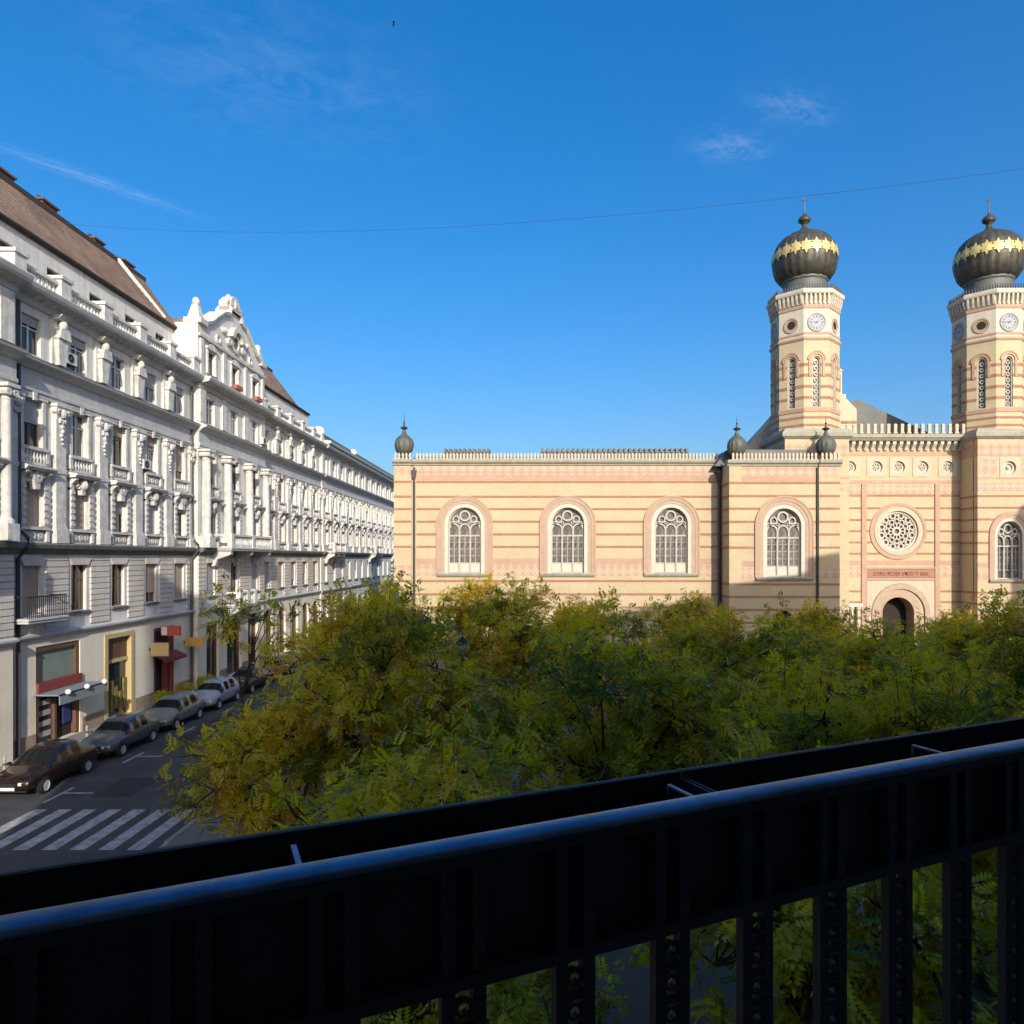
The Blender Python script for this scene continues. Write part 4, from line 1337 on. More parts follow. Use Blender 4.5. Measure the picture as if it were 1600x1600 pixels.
for (x0, x1, n, pr) in SECT:
    y = -pr
    bw = (x1 - x0) / n
    cs = [x0 + bw * (k + 0.5) for k in range(n)]
    ops = []
    for c in cs:
        ops += bay_openings(c)
    b = MB()
    b.wall(x0, x1, 5.3, 21.0, y, ops, 0.24)
    if pr:
        for xe in (x0, x1):
            b.face([(xe, y, 5.3), (xe, 0.05, 5.3), (xe, 0.05, 21.0), (xe, y, 21.0)])
    b.build('wall', 'stucco', apt)
    b = MB()
    b.wall(x0, x1, 0.0, 5.3, y, shops[x0], 0.4)
    if pr:
        for xe in (x0, x1):
            b.face([(xe, y, 0), (xe, 0.05, 0), (xe, 0.05, 5.3), (xe, y, 5.3)])
    b.build('ground_floor_wall', 'shop_wall', apt)
    run_bands(apt, x0 - (0.05 if pr else 0), x1 + (0.05 if pr else 0), y)
    for i, c in enumerate(cs):
        seed += 1
        upper_bay(apt, c, y, bw / 2, seed)
    edges = [x0 + bw * k for k in range(n + 1)]
    # masonry courses between first-floor windows
    pm = shared(('rus', round(bw, 2)), lambda: rustic_mesh(bw - 1.74, 5.6, 9.16))
    for k in range(n - 1):
        put('rusticated_pier', pm, apt, (edges[k + 1], y, 0))
    hm = shared(('rush', round(bw, 2)), lambda: rustic_mesh((bw - 1.74) / 2, 5.6, 9.16))
    put('rusticated_pier', hm, apt, (x0 + (bw - 1.74) / 4, y, 0))
    put('rusticated_pier', hm, apt, (x1 - (bw - 1.74) / 4, y, 0))
    for k, e in enumerate(edges):
        if pr:
            ee = min(max(e, x0 + 0.5), x1 - 0.5)
            if x0 < 20:
                put('column', shared('colt', lambda: column_mesh(0.2, 6.7)), apt, (ee - 0.25, y, 9.72))
            else:
                put('column', shared('col', lambda: column_mesh(0.3, 6.7)), apt, (ee, y, 9.72))
            put('upper_pilaster', shared('upil', lambda: bx(-0.4, 0.4, -0.16, 0.02, 0, 2.25).mesh('upper_pilaster', 'stucco_trim')), apt, (ee, y, 18.3))
        else:
            if 0 < k < n:
                put('pilaster', shared('pil', lambda: pilaster_mesh(0.72, 0.24, 6.7, True)), apt, (e, y, 9.72))
                put('herm', shared('herm', herm_mesh), apt, (e, y, 18.3))
            else:
                ee = e + (0.42 if k == 0 else -0.42)
                put('pilaster', shared('pil2', lambda: pilaster_mesh(0.5, 0.2, 6.7, False)), apt, (ee, y, 9.72))
    if not pr:
        # roof parapet with pedestals and balusters, set-back attic
        for k, e in enumerate(edges):
            ee = min(max(e, x0 + 0.35), x1 - 0.35)
            pd = shared('pedestal', lambda: MB().box(-0.36, 0.36, -0.5, 0.2, 0, 1.0).box(-0.44, 0.44, -0.58, 0.28, 1.0, 1.16).mesh('parapet_pedestal', 'stucco_trim'))
            put('parapet_pedestal', pd, apt, (ee, y, 21.38))
        for c in cs:
            put('balustrade', shared(('bal', round(bw, 2)), lambda: balustrade_mesh(bw - 0.74, 0.85)), apt, (c, y - 0.18, 21.38))
        b = MB()
        aops = [(c - 0.55, c + 0.55, 22.35, 23.6, 'r') for c in cs]
        b.wall(x0, x1, 21.3, 24.6, y + 1.25, aops, 0.24)
        b.face([(x0, y, 21.4), (x1, y, 21.4), (x1, y + 1.25, 21.4), (x0, y + 1.25, 21.4)])
        b.build('attic_wall', 'stucco', apt)
        for c in cs:
            window(apt, c, y + 1.25, 22.35, 1.1, 1.25, None, 0, 'frame_brown')
        MB().run([(y + 1.25, 24.45), (y + 1.05, 24.48), (y + 0.98, 24.55), (y + 0.98, 24.64), (y + 1.25, 24.66)], x0, x1).build('eaves_gutter', 'ridge', apt)
        rf = MB()
        xe0, xe1 = x0, x1
        ys, ye, z_lo, z_hi, nc = y + 1.02, y + 3.3, 24.66, 27.85, 12
        for k in range(nc):          # overlapping courses of tiles
            a0, a1 = k / nc, (k + 1) / nc
            ya, yb_ = ys + (ye - ys) * a0, ys + (ye - ys) * a1
            za, zb_ = z_lo + (z_hi - z_lo) * a0, z_lo + (z_hi - z_lo) * a1
            if x0 > 50:
                xl0, xl1, xr0, xr1 = x0, x0, x1 - 4.2 - 1.2 * a0, x1 - 4.2 - 1.2 * a1
            else:
                xl0, xl1, xr0, xr1 = x0 - 13, x0 - 13, x1, x1
            rf.face([(xl0, ya - 0.05, za + 0.02), (xr0, ya - 0.05, za + 0.02), (xr1, yb_, zb_ + 0.03), (xl1, yb_, zb_ + 0.03)])
            rf.face([(xl0, ya - 0.05, za - 0.04), (xr0, ya - 0.05, za - 0.04), (xr0, ya - 0.05, za + 0.02), (xl0, ya - 0.05, za + 0.02)])
        rx1 = x1 - 5.4 if x0 > 50 else x1
        rx0 = x0 if x0 > 50 else x0 - 13
        rf.face([(rx0, ye, z_hi), (rx1, ye, z_hi), (rx1, y + 8, z_hi + 0.3), (rx0, y + 8, z_hi + 0.3)])
        if x0 > 50:
            rf.face([(x1 - 4.2, ys, z_lo), (x1 - 4.2, y + 8, z_lo), (x1 - 5.4, y + 8, z_hi), (x1 - 5.4, ye, z_hi)])
        roof = rf.build('roof', 'roof_tile', apt)
        bx(x0 - (13 if x0 < 50 else 0), rx1 + 0.1, y + 3.15, y + 3.5, 27.75, 28.02).build('ridge_cap', 'ridge', roof)

# air conditioners and a few washing lines of wear on the wall
def air_conditioner(x, y, z):
    b = MB()
    b.box(x - 0.4, x + 0.4, y - 0.34, y - 0.04, z, z + 0.55)
    o = b.build('air_conditioner', 'frame_white', apt)
    MB().ring(x - 0.08, z + 0.28, 0.05, 0.22, y - 0.36, y - 0.34, n=16).build('fan_grille', 'iron', o)
    bx(x - 0.35, x + 0.35, y - 0.3, y + 0.02, z - 0.06, z).build('bracket', 'iron', o)


for (x, y, z) in ((34.75, 0.0, 18.55), (41.6, 0.0, 14.25), (58.9, -PROUD, 18.5), (66.8, 0.0, 18.5)):
    air_conditioner(x, y, z)

# hip ridge line, chimneys
MB().tube([(46.2, 1.05, 24.75), (44.6, 3.2, 27.95)], 0.13, 6).build('hip_cap', 'stucco_trim', apt)
for (x, w, h) in ((27.8, 1.0, 0.9), (31.2, 1.3, 0.85), (36.0, 1.5, 0.75), (39.5, 1.2, 0.8), (44.0, 0.9, 0.75), (47.2, 1.2, 0.7)):
    c = MB()
    c.box(x - w / 2, x + w / 2, 4.0, 4.9, 27.4, 28.2 + h * 0.75)
    c.box(x - w / 2 - 0.1, x + w / 2 + 0.1, 3.9, 5.0, 28.2 + h * 0.75, 28.2 + h * 0.9)
    ch = c.build('chimney', 'chimney', apt)
    for k in range(2):
        MB().lathe([(0.13, 28.2 + h * 0.9), (0.1, 28.2 + h * 1.25)], x - 0.25 + 0.5 * k, 4.45, 8).build('chimney_pot', 'ridge', ch)

# gable storey over the middle bays
GX0, GX1, GY = 47.7, 59.5, -PROUD
gm = (GX0 + GX1) / 2
out = [(GX0, 21.3), (GX0, 25.0), (GX0 + 1.0, 25.15), (GX0 + 1.9, 25.5), (GX0 + 2.9, 26.2), (GX0 + 4.0, 26.9), (gm - 0.9, 27.15), (gm - 0.8, 27.6), (gm + 0.8, 27.6), (gm + 0.9, 27.15),
       (GX1 - 4.0, 26.9), (GX1 - 2.9, 26.2), (GX1 - 1.9, 25.5), (GX1 - 1.0, 25.15), (GX1, 25.0), (GX1, 21.3)]
gb = MB()
gops = [(gm - 3.9 - 0.55, gm - 3.9 + 0.55, 21.9, 23.5, 'r'), (gm - 0.55, gm + 0.55, 21.9, 23.5, 'r'), (gm + 3.9 - 0.55, gm + 3.9 + 0.55, 21.9, 23.5, 'r')]
gb.wall(GX0, GX1, 21.3, 24.2, GY, gops, 0.24)
up = [(GX0, 24.2)] + out[1:-1] + [(GX1, 24.2)]
gb.face([(x, GY, z) for x, z in up])
gb.prism([(min(max(x, GX0 + 0.03), GX1 - 0.03), z - 0.03) for x, z in [(GX0, 21.3)] + out[1:-1] + [(GX1, 21.3)]], GY + 0.45, GY + 0.87)
for xe in (GX0, GX1):
    gb.face([(xe, GY, 21.3), (xe, 6.0, 21.3), (xe, 6.0, 25.0), (xe, GY, 25.0)])
for (p, q) in zip(out[1:-2], out[2:-1]):
    gb.face([(p[0], GY, p[1]), (q[0], GY, q[1]), (q[0], GY + 0.9, q[1]), (p[0], GY + 0.9, p[1])])
gw = gb.build('gable', 'stucco', apt)
for s in (-1, 0, 1):
    w = window(apt, gm + 3.9 * s, GY, 21.9, 1.1, 1.6, None, 0, 'frame_brown')
    put('window_surround', shared('gsur', lambda: MB().box(-0.75, -0.57, -0.1, 0.02, 0, 1.7).box(0.57, 0.75, -0.1, 0.02, 0, 1.7).box(-0.85, 0.85, -0.16, 0.02, 1.7, 1.86)
                                    .prism([(-0.7, 1.86), (0.7, 1.86), (0, 2.3)], -0.14, 0.02).mesh('window_surround', 'stucco_trim')), w)
    if s >= 0:
        put('flower_box', shared('fbox', lambda: bx(-0.55, 0.55, -0.45, -0.17, -0.1, 0.2).mesh('flower_box', mat('terracotta', (0.34, 0.10, 0.07), 0.8))), w)
cop = MB()
for (p, q) in zip(out[1:-2], out[2:-1]):
    dx, dz = q[0] - p[0], q[1] - p[1]
    ln = math.hypot(dx, dz)
    nx, nz = -dz / ln * 0.2, dx / ln * 0.2
    cop.loops([[(p[0], GY - 0.2, p[1]), (p[0] + nx, GY - 0.26, p[1] + nz), (p[0] + nx, GY + 1.0, p[1] + nz), (p[0], GY + 1.0, p[1])],
               [(q[0], GY - 0.2, q[1]), (q[0] + nx, GY - 0.26, q[1] + nz), (q[0] + nx, GY + 1.0, q[1] + nz), (q[0], GY + 1.0, q[1])]])
cop.build('gable_coping', 'stucco_trim', gw)
MB().ring(gm, 25.3, 0.5, 0.72, GY - 0.16, GY + 0.05, n=20).build('oval_window_frame', 'stucco_trim', gw)
MB().ring(gm, 25.35, 0.75, 1.15, GY - 0.4, GY + 0.02, 10, 170, 12).build('oval_window_hood', 'stucco_trim', gw)
for s in (-1, 1):
    MB().ring(gm + s * 1.25, 25.1, 0.1, 0.3, GY - 0.25, GY + 0.02, n=10).build('scroll', 'stucco_trim', gw)
    MB().ring(gm + s * 2.9, 24.75, 0.22, 0.36, GY - 0.14, GY + 0.02, n=12).build('small_round_frame', 'stucco_trim', gw)
    MB().ball(gm + s * 2.0, GY - 0.06, 25.7, 0.3, 0.24, n=8, k=5).build('boss', 'stucco_trim', gw)
od = MB()
od.disc(gm, 25.3, 0.5, GY - 0.02, 18)
od.build('oval_window', 'glass', gw)
bx(GX0 - 0.02, GX1 + 0.02, GY - 0.2, GY + 0.02, 24.1, 24.3).build('gable_string_course', 'stucco_grey', gw)
for s in (-1, 1):
    for q in (1.95, 5.45):
        bx(gm + s * q - 0.22, gm + s * q + 0.22, GY - 0.14, GY + 0.02, 21.5, 24.1).build('gable_pilaster', 'stucco_trim', gw)
# carved crest and the two obelisks
cr = MB()
cr.box(gm - 0.95, gm + 0.95, GY - 0.2, GY + 0.9, 27.6, 27.85)
cr.ring(gm, 28.0, 0.35, 0.85, GY - 0.1, GY + 0.7, 0, 180, 12)
cr.ball(gm, GY + 0.2, 28.25, 0.42, 0.55, n=10, k=6)
for s in (-1, 1):
    cr.ring(gm + s * 1.0, 27.95, 0.14, 0.36, GY - 0.05, GY + 0.6, n=10)
    cr.ball(gm + s * 0.62, GY + 0.2, 28.55, 0.24, 0.3, n=8, k=5)
cr.build('gable_crest', 'stucco_trim', gw)
for xe in (GX0 + 0.5, GX1 - 0.5):
    ob = MB()
    ob.box(xe - 0.55, xe + 0.55, GY - 0.25, GY + 0.95, 25.0, 25.35)
    ob.taper(xe, GY + 0.35, 25.35, 26.35, 0.42, 0.42, 0.2, 0.2)
    ob.ball(xe, GY + 0.35, 26.55, 0.26, 0.32, n=10, k=6)
    ob.build('obelisk', 'stucco_trim', gw)
rg = MB()
rg.prism([(GX0 + 0.6, 24.6), (GX0 + 3, 26.3), (gm, 27.2), (GX1 - 3, 26.3), (GX1 - 0.6, 24.6)], GY + 0.95, 8)
rg.build('gable_roof', 'roof_tile', gw)


# balconies on the two projecting bays
def balcony(parent, x0, x1, y, z, dep, iron=False, bracket=True):
    b = MB()
    b.box(x0, x1, y - dep, y, z - 0.22, z)
    b.box(x0 - 0.06, x1 + 0.06, y - dep - 0.06, y, z - 0.1, z - 0.02)
    o = b.build('balcony', 'stucco_grey', parent)
    if bracket:
        for x in (x0 + 0.35, x1 - 0.35) if x1 - x0 < 4 else (x0 + 0.35, (x0 + x1) / 2, x1 - 0.35):
            MB().run([(y, z - 1.35), (y - 0.25, z - 1.3), (y - 0.4, z - 0.85), (y - dep + 0.15, z - 0.5), (y - dep + 0.1, z - 0.23), (y, z - 0.23)], x - 0.2, x + 0.2).build('bracket', 'stucco_trim', o)
    r = MB()
    if iron:
        n = int((x1 - x0) / 0.13)
        for k in range(n + 1):
            x = x0 + (x1 - x0) * k / n
            r.box(x - 0.012, x + 0.012, y - dep + 0.03, y - dep + 0.055, z, z + 0.95)
        r.box(x0, x1, y - dep + 0.02, y - dep + 0.07, z + 0.93, z + 0.99)
        for xe in (x0, x1):
            r.box(xe - 0.02, xe + 0.02, y - dep + 0.02, y, z + 0.93, z + 0.99)
        r.build('balcony_railing', 'iron', o)
    else:
        n = int((x1 - x0) / 0.3)
        for k in range(n):
            r.lathe([(0.07, z), (0.12, z + 0.25), (0.06, z + 0.55), (0.09, z + 0.8)], x0 + (k + 0.5) * (x1 - x0) / n, y - dep + 0.14, 6)
        r.box(x0, x1, y - dep, y - dep + 0.28, z + 0.8, z + 0.95)
        for xe in (x0 + 0.2, x1 - 0.2, (x0 + x1) / 2):
            r.box(xe - 0.22, xe + 0.22, y - dep - 0.02, y - dep + 0.3, z, z + 1.02)
        for xe in (x0 + 0.1, x1 - 0.1):
            r.box(xe - 0.1, xe + 0.1, y - dep + 0.28, y, z + 0.8, z + 0.95)
        r.build('balcony_balustrade', 'stucco_trim', o)
    return o


balcony(apt, 49.6, 57.6, GY, 9.75, 1.5)
balcony(apt, 52.0, 55.2, GY, 5.55, 1.1)
balcony(apt, 21.0, 27.4, GY, 9.75, 1.6)
balcony(apt, 31.0, 33.6, 0, 6.3, 0.85, iron=True, bracket=False)
for x in (31.35, 47.35, 59.85):
    MB().tube([(x, -0.16, 0.2), (x, -0.16, 9.0), (x, -0.6, 9.5), (x, -0.6, 9.9), (x, -0.2, 10.3), (x, -0.16, 20.5)], 0.085, 8).build('downpipe', 'zinc', apt)
bk = MB()
bk.box(16, 76.5, 0.45, 14, 0, 21.3)
bk.box(16, 76.5, 1.75, 14, 21.3, 24.6)
bk.build('building_core', 'stucco', apt)
pb = MB()
for (a, c, pr) in ((30.75, 32.6, 0), (36.0, 37.8, 0), (40.8, 42.8, 0), (45.4, 47.65, 0), (47.7, 48.9, PROUD), (51.1, 52.2, PROUD), (55.0, 56.1, PROUD), (58.3, 59.5, PROUD)):
    bx(a, c, -pr - 0.06, -pr + 0.02, 0.1, 0.85).build('plinth', 'plinth', apt)

# ------------------------------------------------------------------ shop fronts (parts of the house)
M['shop_red'] = mat('shop_red', (0.22, 0.045, 0.04), 0.6, var=0.2)
M['shop_brown'] = mat('shop_brown_wood', (0.14, 0.075, 0.045), 0.6, var=0.3, vscale=3)
M['shop_yellow'] = mat('shop_yellow_paint', (0.50, 0.39, 0.19), 0.7, var=0.15)
M['awning'] = mat('awning_grey', (0.22, 0.26, 0.28), 0.8, var=0.2)
M['green_grey'] = mat('shutter_green_grey', (0.20, 0.25, 0.22), 0.7, var=0.2)
M['blue_panel'] = mat('blue_panel', (0.03, 0.045, 0.16), 0.5)
M['lamp_white'] = mat('lamp_white', (0.75, 0.75, 0.72), 0.4)
M['goods'] = mat('goods_display', (0.34, 0.22, 0.06), 0.7, col2=(0.08, 0.10, 0.05), vscale=3.2)

s1 = MB()
s1.box(32.7, 32.95, 0.05, 0.3, 0.15, 4.85)
s1.box(35.65, 35.9, 0.05, 0.3, 0.15, 4.85)
s1.box(32.95, 35.65, 0.05, 0.3, 4.6, 4.85)
s1.box(34.1, 34.25, 0.08, 0.3, 0.15, 2.6)
sf = s1.build('shop_front', 'shop_brown', apt)
bx(32.95, 35.65, 0.2, 0.24, 3.15, 4.6).build('shutter', 'green_grey', sf)
bx(32.7, 35.9, -0.12, 0.3, 2.7, 3.15).build('fascia', 'shop_red', sf)
bx(32.95, 34.1, 0.24, 0.28, 0.15, 2.7).build('shop_window', 'glass', sf)
bx(34.25, 35.65, 0.3, 0.34, 0.15, 2.7).build('doorway', 'dark_inside', sf)
bx(34.9, 35.5, 0.2, 0.26, 0.8, 2.4).build('notice_board', 'blue_panel', sf)
aw = MB()
aw.prism([(32.5, 2.62), (36.1, 2.62), (36.1, 2.68), (32.5, 2.68)], -1.25, 0.0)
aw.run([(-1.25, 2.2), (-1.25, 2.68), (-1.2, 2.68), (-1.2, 2.2)], 32.5, 36.1)
aw.build('awning', 'awning', sf)
for k in range(3):
    MB().ball(32.9 + 1.4 * k, -1.36, 2.75, 0.13, n=10, k=6).build('lamp', 'lamp_white', sf)
for k in range(4):
    bx(33.1, 34.0, 0.2, 0.235, 0.5 + 0.5 * k, 0.75 + 0.5 * k).build('price_board', 'blind_grey', sf)

s2 = MB()
s2.box(37.9, 38.2, -0.06, 0.35, 0.15, 4.85)
s2.box(40.4, 40.7, -0.06, 0.35, 0.15, 4.85)
s2.box(38.2, 40.4, -0.06, 0.35, 4.6, 4.85)
sf = s2.build('shop_front', 'shop_yellow', apt)
bx(38.2, 40.4, 0.2, 0.3, 3.4, 4.6).build('transom_panel', 'shop_brown', sf)
bx(38.2, 40.4, 0.14, 0.3, 3.2, 3.4).build('fascia', 'shop_yellow', sf)
bx(38.2, 40.4, 0.28, 0.32, 0.15, 3.2).build('shop_window', 'glass', sf)
for k in range(5):
    bx(38.35 + 0.42 * k, 38.62 + 0.42 * k, 0.16, 0.25, 0.35 + 0.13 * (k % 3), 1.5 + 0.35 * ((k * 2) % 3)).build('goods', 'goods', sf)

s3 = MB()
s3.box(42.9, 43.1, 0.0, 0.35, 0.15, 4.7)
s3.box(45.1, 45.3, 0.0, 0.35, 0.15, 4.7)
s3.box(43.1, 45.1, 0.0, 0.35, 4.5, 4.7)
sf = s3.build('shop_front', 'shop_red', apt)
bx(43.1, 45.1, 0.3, 0.34, 0.15, 4.5).build('doorway', 'dark_inside', sf)
bx(44.2, 44.9, 0.15, 0.2, 0.2, 2.6).build('door', 'shop_red', sf)
MB().run([(0.0, 3.1), (-0.75, 2.8), (-0.75, 2.6), (-0.7, 2.6), (-0.7, 2.77), (0.0, 3.02)], 42.8, 45.5).build('awning', 'shop_red', sf)
for (x0, o_) in ((18.9, shops[18.9]), (47.7, shops[47.7]), (59.5, shops[59.5])):
    pr = PROUD if x0 != 59.5 else 0
    for (a, c, z0, z1, kd) in o_:
        m_ = MB()
        if kd == 'a':
            m_.archface((a + c) / 2, z0, z1 - (c - a) / 2, (c - a) / 2 - 0.01, -pr + 0.36)
            d = m_.build('shop_window', 'glass', apt)
            MB().archband((a + c) / 2, z0, z1 - (c - a) / 2, (c - a) / 2 - 0.16, (c - a) / 2 - 0.012, -pr + 0.2, -pr + 0.36).build('frame', 'shop_brown', d)
        else:
            d = bx(a, c, -pr + 0.33, -pr + 0.36, z0, z1).build('shop_window', 'glass', apt)
            bx(a + 0.02, a + 0.14, -pr + 0.2, -pr + 0.33, z0, z1).build('frame', 'shop_brown', d)
            bx(c - 0.14, c - 0.02, -pr + 0.2, -pr + 0.33, z0, z1).build('frame', 'shop_brown', d)
            bx(a + 0.14, c - 0.14, -pr + 0.2, -pr + 0.33, z1 - 0.9, z1 - 0.75).build('frame', 'shop_brown', d)

# signs on the wall: things of their own
M['sign_red'] = mat('sign_red', (0.42, 0.075, 0.05), 0.5)
M['sign_white'] = mat('sign_white', (0.72, 0.70, 0.66), 0.5)
M['sign_cream'] = mat('sign_cream', (0.52, 0.40, 0.19), 0.6)
M['sign_orange'] = mat('sign_orange', (0.58, 0.31, 0.06), 0.6)


def wall_sign(name, y, z, w, h, d, m, label, edge=None):
    t = root(name, (FX, y, z), label, 'sign', R(90))
    bx(-d / 2, d / 2, -w - 0.12, -0.12, 0, h).build('panel', m, t)
    bx(-0.03, 0.03, -w * 0.5, 0.02, h * 0.4, h * 0.6).build('bracket', 'iron', t)
    if edge:
        bx(-d / 2 - 0.012, -d / 2, -0.5, -0.16, 0.05, h - 0.05).build('stripe', edge, t)
    return t


wall_sign('hanging_sign', 43.6, 4.2, 1.15, 0.6, 0.2, 'sign_red', 'red box sign with a pale stripe, jutting from the white house wall', 'sign_white')
wall_sign('hanging_sign', 42.4, 3.1, 1.05, 0.8, 0.12, 'sign_cream', 'cream square sign jutting out just below the red sign')
wall_sign('hanging_sign', 46.6, 3.15, 1.2, 0.6, 0.12, 'sign_orange', 'orange sign jutting out beyond the red awning')
wall_sign('hanging_sign', 28.6, 2.3, 0.6, 0.6, 0.12, 'sign_white', 'white square sign at the left edge of the picture')

# ------------------------------------------------------------------ second house farther down the street
apt2 = root('apartment_building', (FX, 76.55, 0), 'plainer white apartment house farther down the street, flat cornice without gable', 'building', R(90))
L2, n2 = 50.4, 15
bw = L2 / n2
cs = [bw * (k + 0.5) for k in range(n2)]
ops = []
for c in cs:
    ops += bay_openings(c)
    ops += [(c - 0.9, c + 0.9, 0.15, 4.4, 'r')]
b = MB()
b.wall(0, L2, 0, 21.0, -0.15, ops, 0.24)
b.box(0, L2, 0.15, 14, 0, 21.5)
b.face([(0, -0.15, 0), (0, 0.2, 0), (0, 0.2, 21), (0, -0.15, 21)])
b.build('wall', 'stucco', apt2)
run_bands(apt2, -0.05, L2, -0.15, low=True)
MB().run([(-0.15, 21.3), (-1.2, 21.45), (-1.3, 21.75), (0.4, 22.0), (0.4, 21.3)], -0.1, L2).build('eaves_cornice', 'stucco_grey', apt2)
rf = MB()
rf.prism([(0, 22.0), (L2, 22.0), (L2 - 1, 23.1), (1, 23.1)], 0.6, 9)
rf.build('roof', 'roof_metal', apt2)
for i, c in enumerate(cs):
    seed += 1
    r = random.Random(seed)
    y = -0.15
    for (z, h, sl) in ((6.35, 2.3, 'blind'), (10.45, 2.0, 'blind'), (14.15, 2.15, 'blind_grey'), (18.4, 1.75, 'blind_grey')):
        w = 1.25 if z > 18 else 1.2
        bl = r.choice((sl, sl, None))
        if i == 3 and z == 14.15:
            bl = 'blind_blue'
        o = window(apt2, c, y, z, w, h, bl, 1.0 if bl == 'blind_blue' else r.choice((0.25, 0.5, 1.0)), 'frame_white', sill=(z < 7))
        if z == 10.45:
            put('hood', shared(('hood', i % 2), None), o, (0, 0, 2.04))
        if z == 14.15:
            put('window_surround', shared('sur3', None), o)
            put('apron_panel', shared(('apron', i % 2), None), o, (0, 0, -0.84))
    bx(c - 0.9, c + 0.9, 0.05, 0.09, 0.15, 4.4).build('shop_window', 'glass', apt2)
for k in range(n2 + 1):
    e = min(max(bw * k, 0.4), L2 - 0.4)
    put('pilaster', shared('pil', None) if k % 2 else shared('pil2', None), apt2, (e, -0.15, 9.72))
    put('upper_pilaster', shared('upil', None), apt2, (e, -0.15, 18.3))
balcony(apt2, 1.2, 6.0, -0.15, 9.75, 1.2)
balcony(apt2, 22.0, 27.0, -0.15, 9.75, 1.2)
balcony(apt2, 38.0, 43.0, -0.15, 9.75, 1.2)

apt3 = root('far_house', (FX, 127.2, 0), 'far house with a pinkish tiled roof closing the street end', 'house', R(90))
bx(0, 40, 0, 14, 0, 20).build('wall', 'stucco', apt3)
MB().prism([(0, 20), (40, 20), (40, 24.6), (0, 24.6)], 0.5, 0.6).build('gable_parapet', 'stucco', apt3)
rp = MB()
rp.run([(-0.6, 20.0), (6.5, 25.0), (14, 20.0)], -0.4, 40)
rp.build('roof', mat('pink_tile', (0.36, 0.19, 0.14), 0.9, var=0.2), apt3)
for k in range(9):
    window(apt3, 2.2 + 4.2 * k, -0.25, 14.0, 1.2, 2.2)
    window(apt3, 2.2 + 4.2 * k, -0.25, 9.5, 1.2, 2.2)

# satellite dishes on the roof corner


def dish(loc, r, label):
    t = root('satellite_dish', loc, label, 'satellite dish', 0.0, 'satellite dishes on the white roofs')
    b = MB()
    n = 14
    rings = []
    for i in range(5):
        q = r * i / 4 + 0.001
        rings.append([(q * math.cos(2 * math.pi * j / n), 0.28 * q * q / r - 0.1, q * math.sin(2 * math.pi * j / n)) for j in range(n)])
    b.loops([[(p[0], -p[1], p[2]) for p in rr] for rr in reversed(rings)], cap=False)
    b.loops([[(p[0], 0.05 - p[1], p[2]) for p in rr] for rr in rings], cap=False)
    o = b.build('dish', 'lamp_white', t, (0, 0, r + 0.5), smooth=True)
    o.rotation_euler = (R(-25), 0, R(20))
    MB().tube([(0, 0.12, 0), (0, 0.12, r + 0.5)], 0.05, 6).build('mast', 'zinc', t)
    MB().tube([(0, 0.0, r * 0.2 + 0.5), (0, -r * 0.9, r * 0.55 + 0.5)], 0.03, 5).build('receiver_arm', 'zinc', t)


dish((-23.4, 77.6, 22.0), 0.55, 'larger white satellite dish at the near roof corner of the second house')
dish((-23.4, 92.5, 22.0), 0.42, 'smaller white satellite dish farther along the second house roof')

# ================================================================== the house we stand in: it shades the square
OWN_RZ = R(180 + 24.6)
own = root('corner_house', (0.146, -0.318, 0), 'tall shaded house behind the balcony, its front towards the square', 'building', OWN_RZ)
M['own_wall'] = mat('own_house_plaster', (0.36, 0.33, 0.28), 0.9, var=0.15, vscale=0.7, bump=0.2)
b = MB()
wops = []
for k in range(19):
    cx = 8.6 - 3.0 * k
    for z in (1.0, 7.55, 12.0, 16.4, 20.8, 24.6):
        h = 2.6 if z > 1 else 3.4
        wops.append((cx - 0.65, cx + 0.65, z, z + h if z < 24 else z + 2.0, 'r'))
b.wall(-47.97, 9.8, 0, 27.6, 0, wops, 0.3)
b.box(-47.97, 9.8, 0.35, 14, 0, 27.5)
b.box(-47.97, 9.8, -0.02, 0.35, 27.6, 28.2)
b.build('wall', 'own_wall', own)
bx(-47.97, -45.0, -0.05, 5.0, 28.2, 29.5).build('corner_attic', 'own_wall', own)
MB().run([(0.4, 27.6), (13.8, 27.6), (13.8, 28.3), (7, 29.4)], -43, 9.6).build('roof', 'roof_metal', own)
for (a, c, z0, z1, kd) in wops:
    put('window', win_frame(1.3, round(z1 - z0, 2), 'o', 'frame_brown'), own, ((a + c) / 2, 0, z0))
    put('pane', shared(('opn', round(z1 - z0, 2)), lambda: bx(-0.6, 0.6, 0.23, 0.24, 0.05, z1 - z0 - 0.05).mesh('pane', 'glass')), own, ((a + c) / 2, 0.02, z0))
BAL = 7.42
bx(-4.2, 4.2, -1.72, -0.01, BAL - 0.18, BAL).build('balcony_slab', 'own_wall', own)

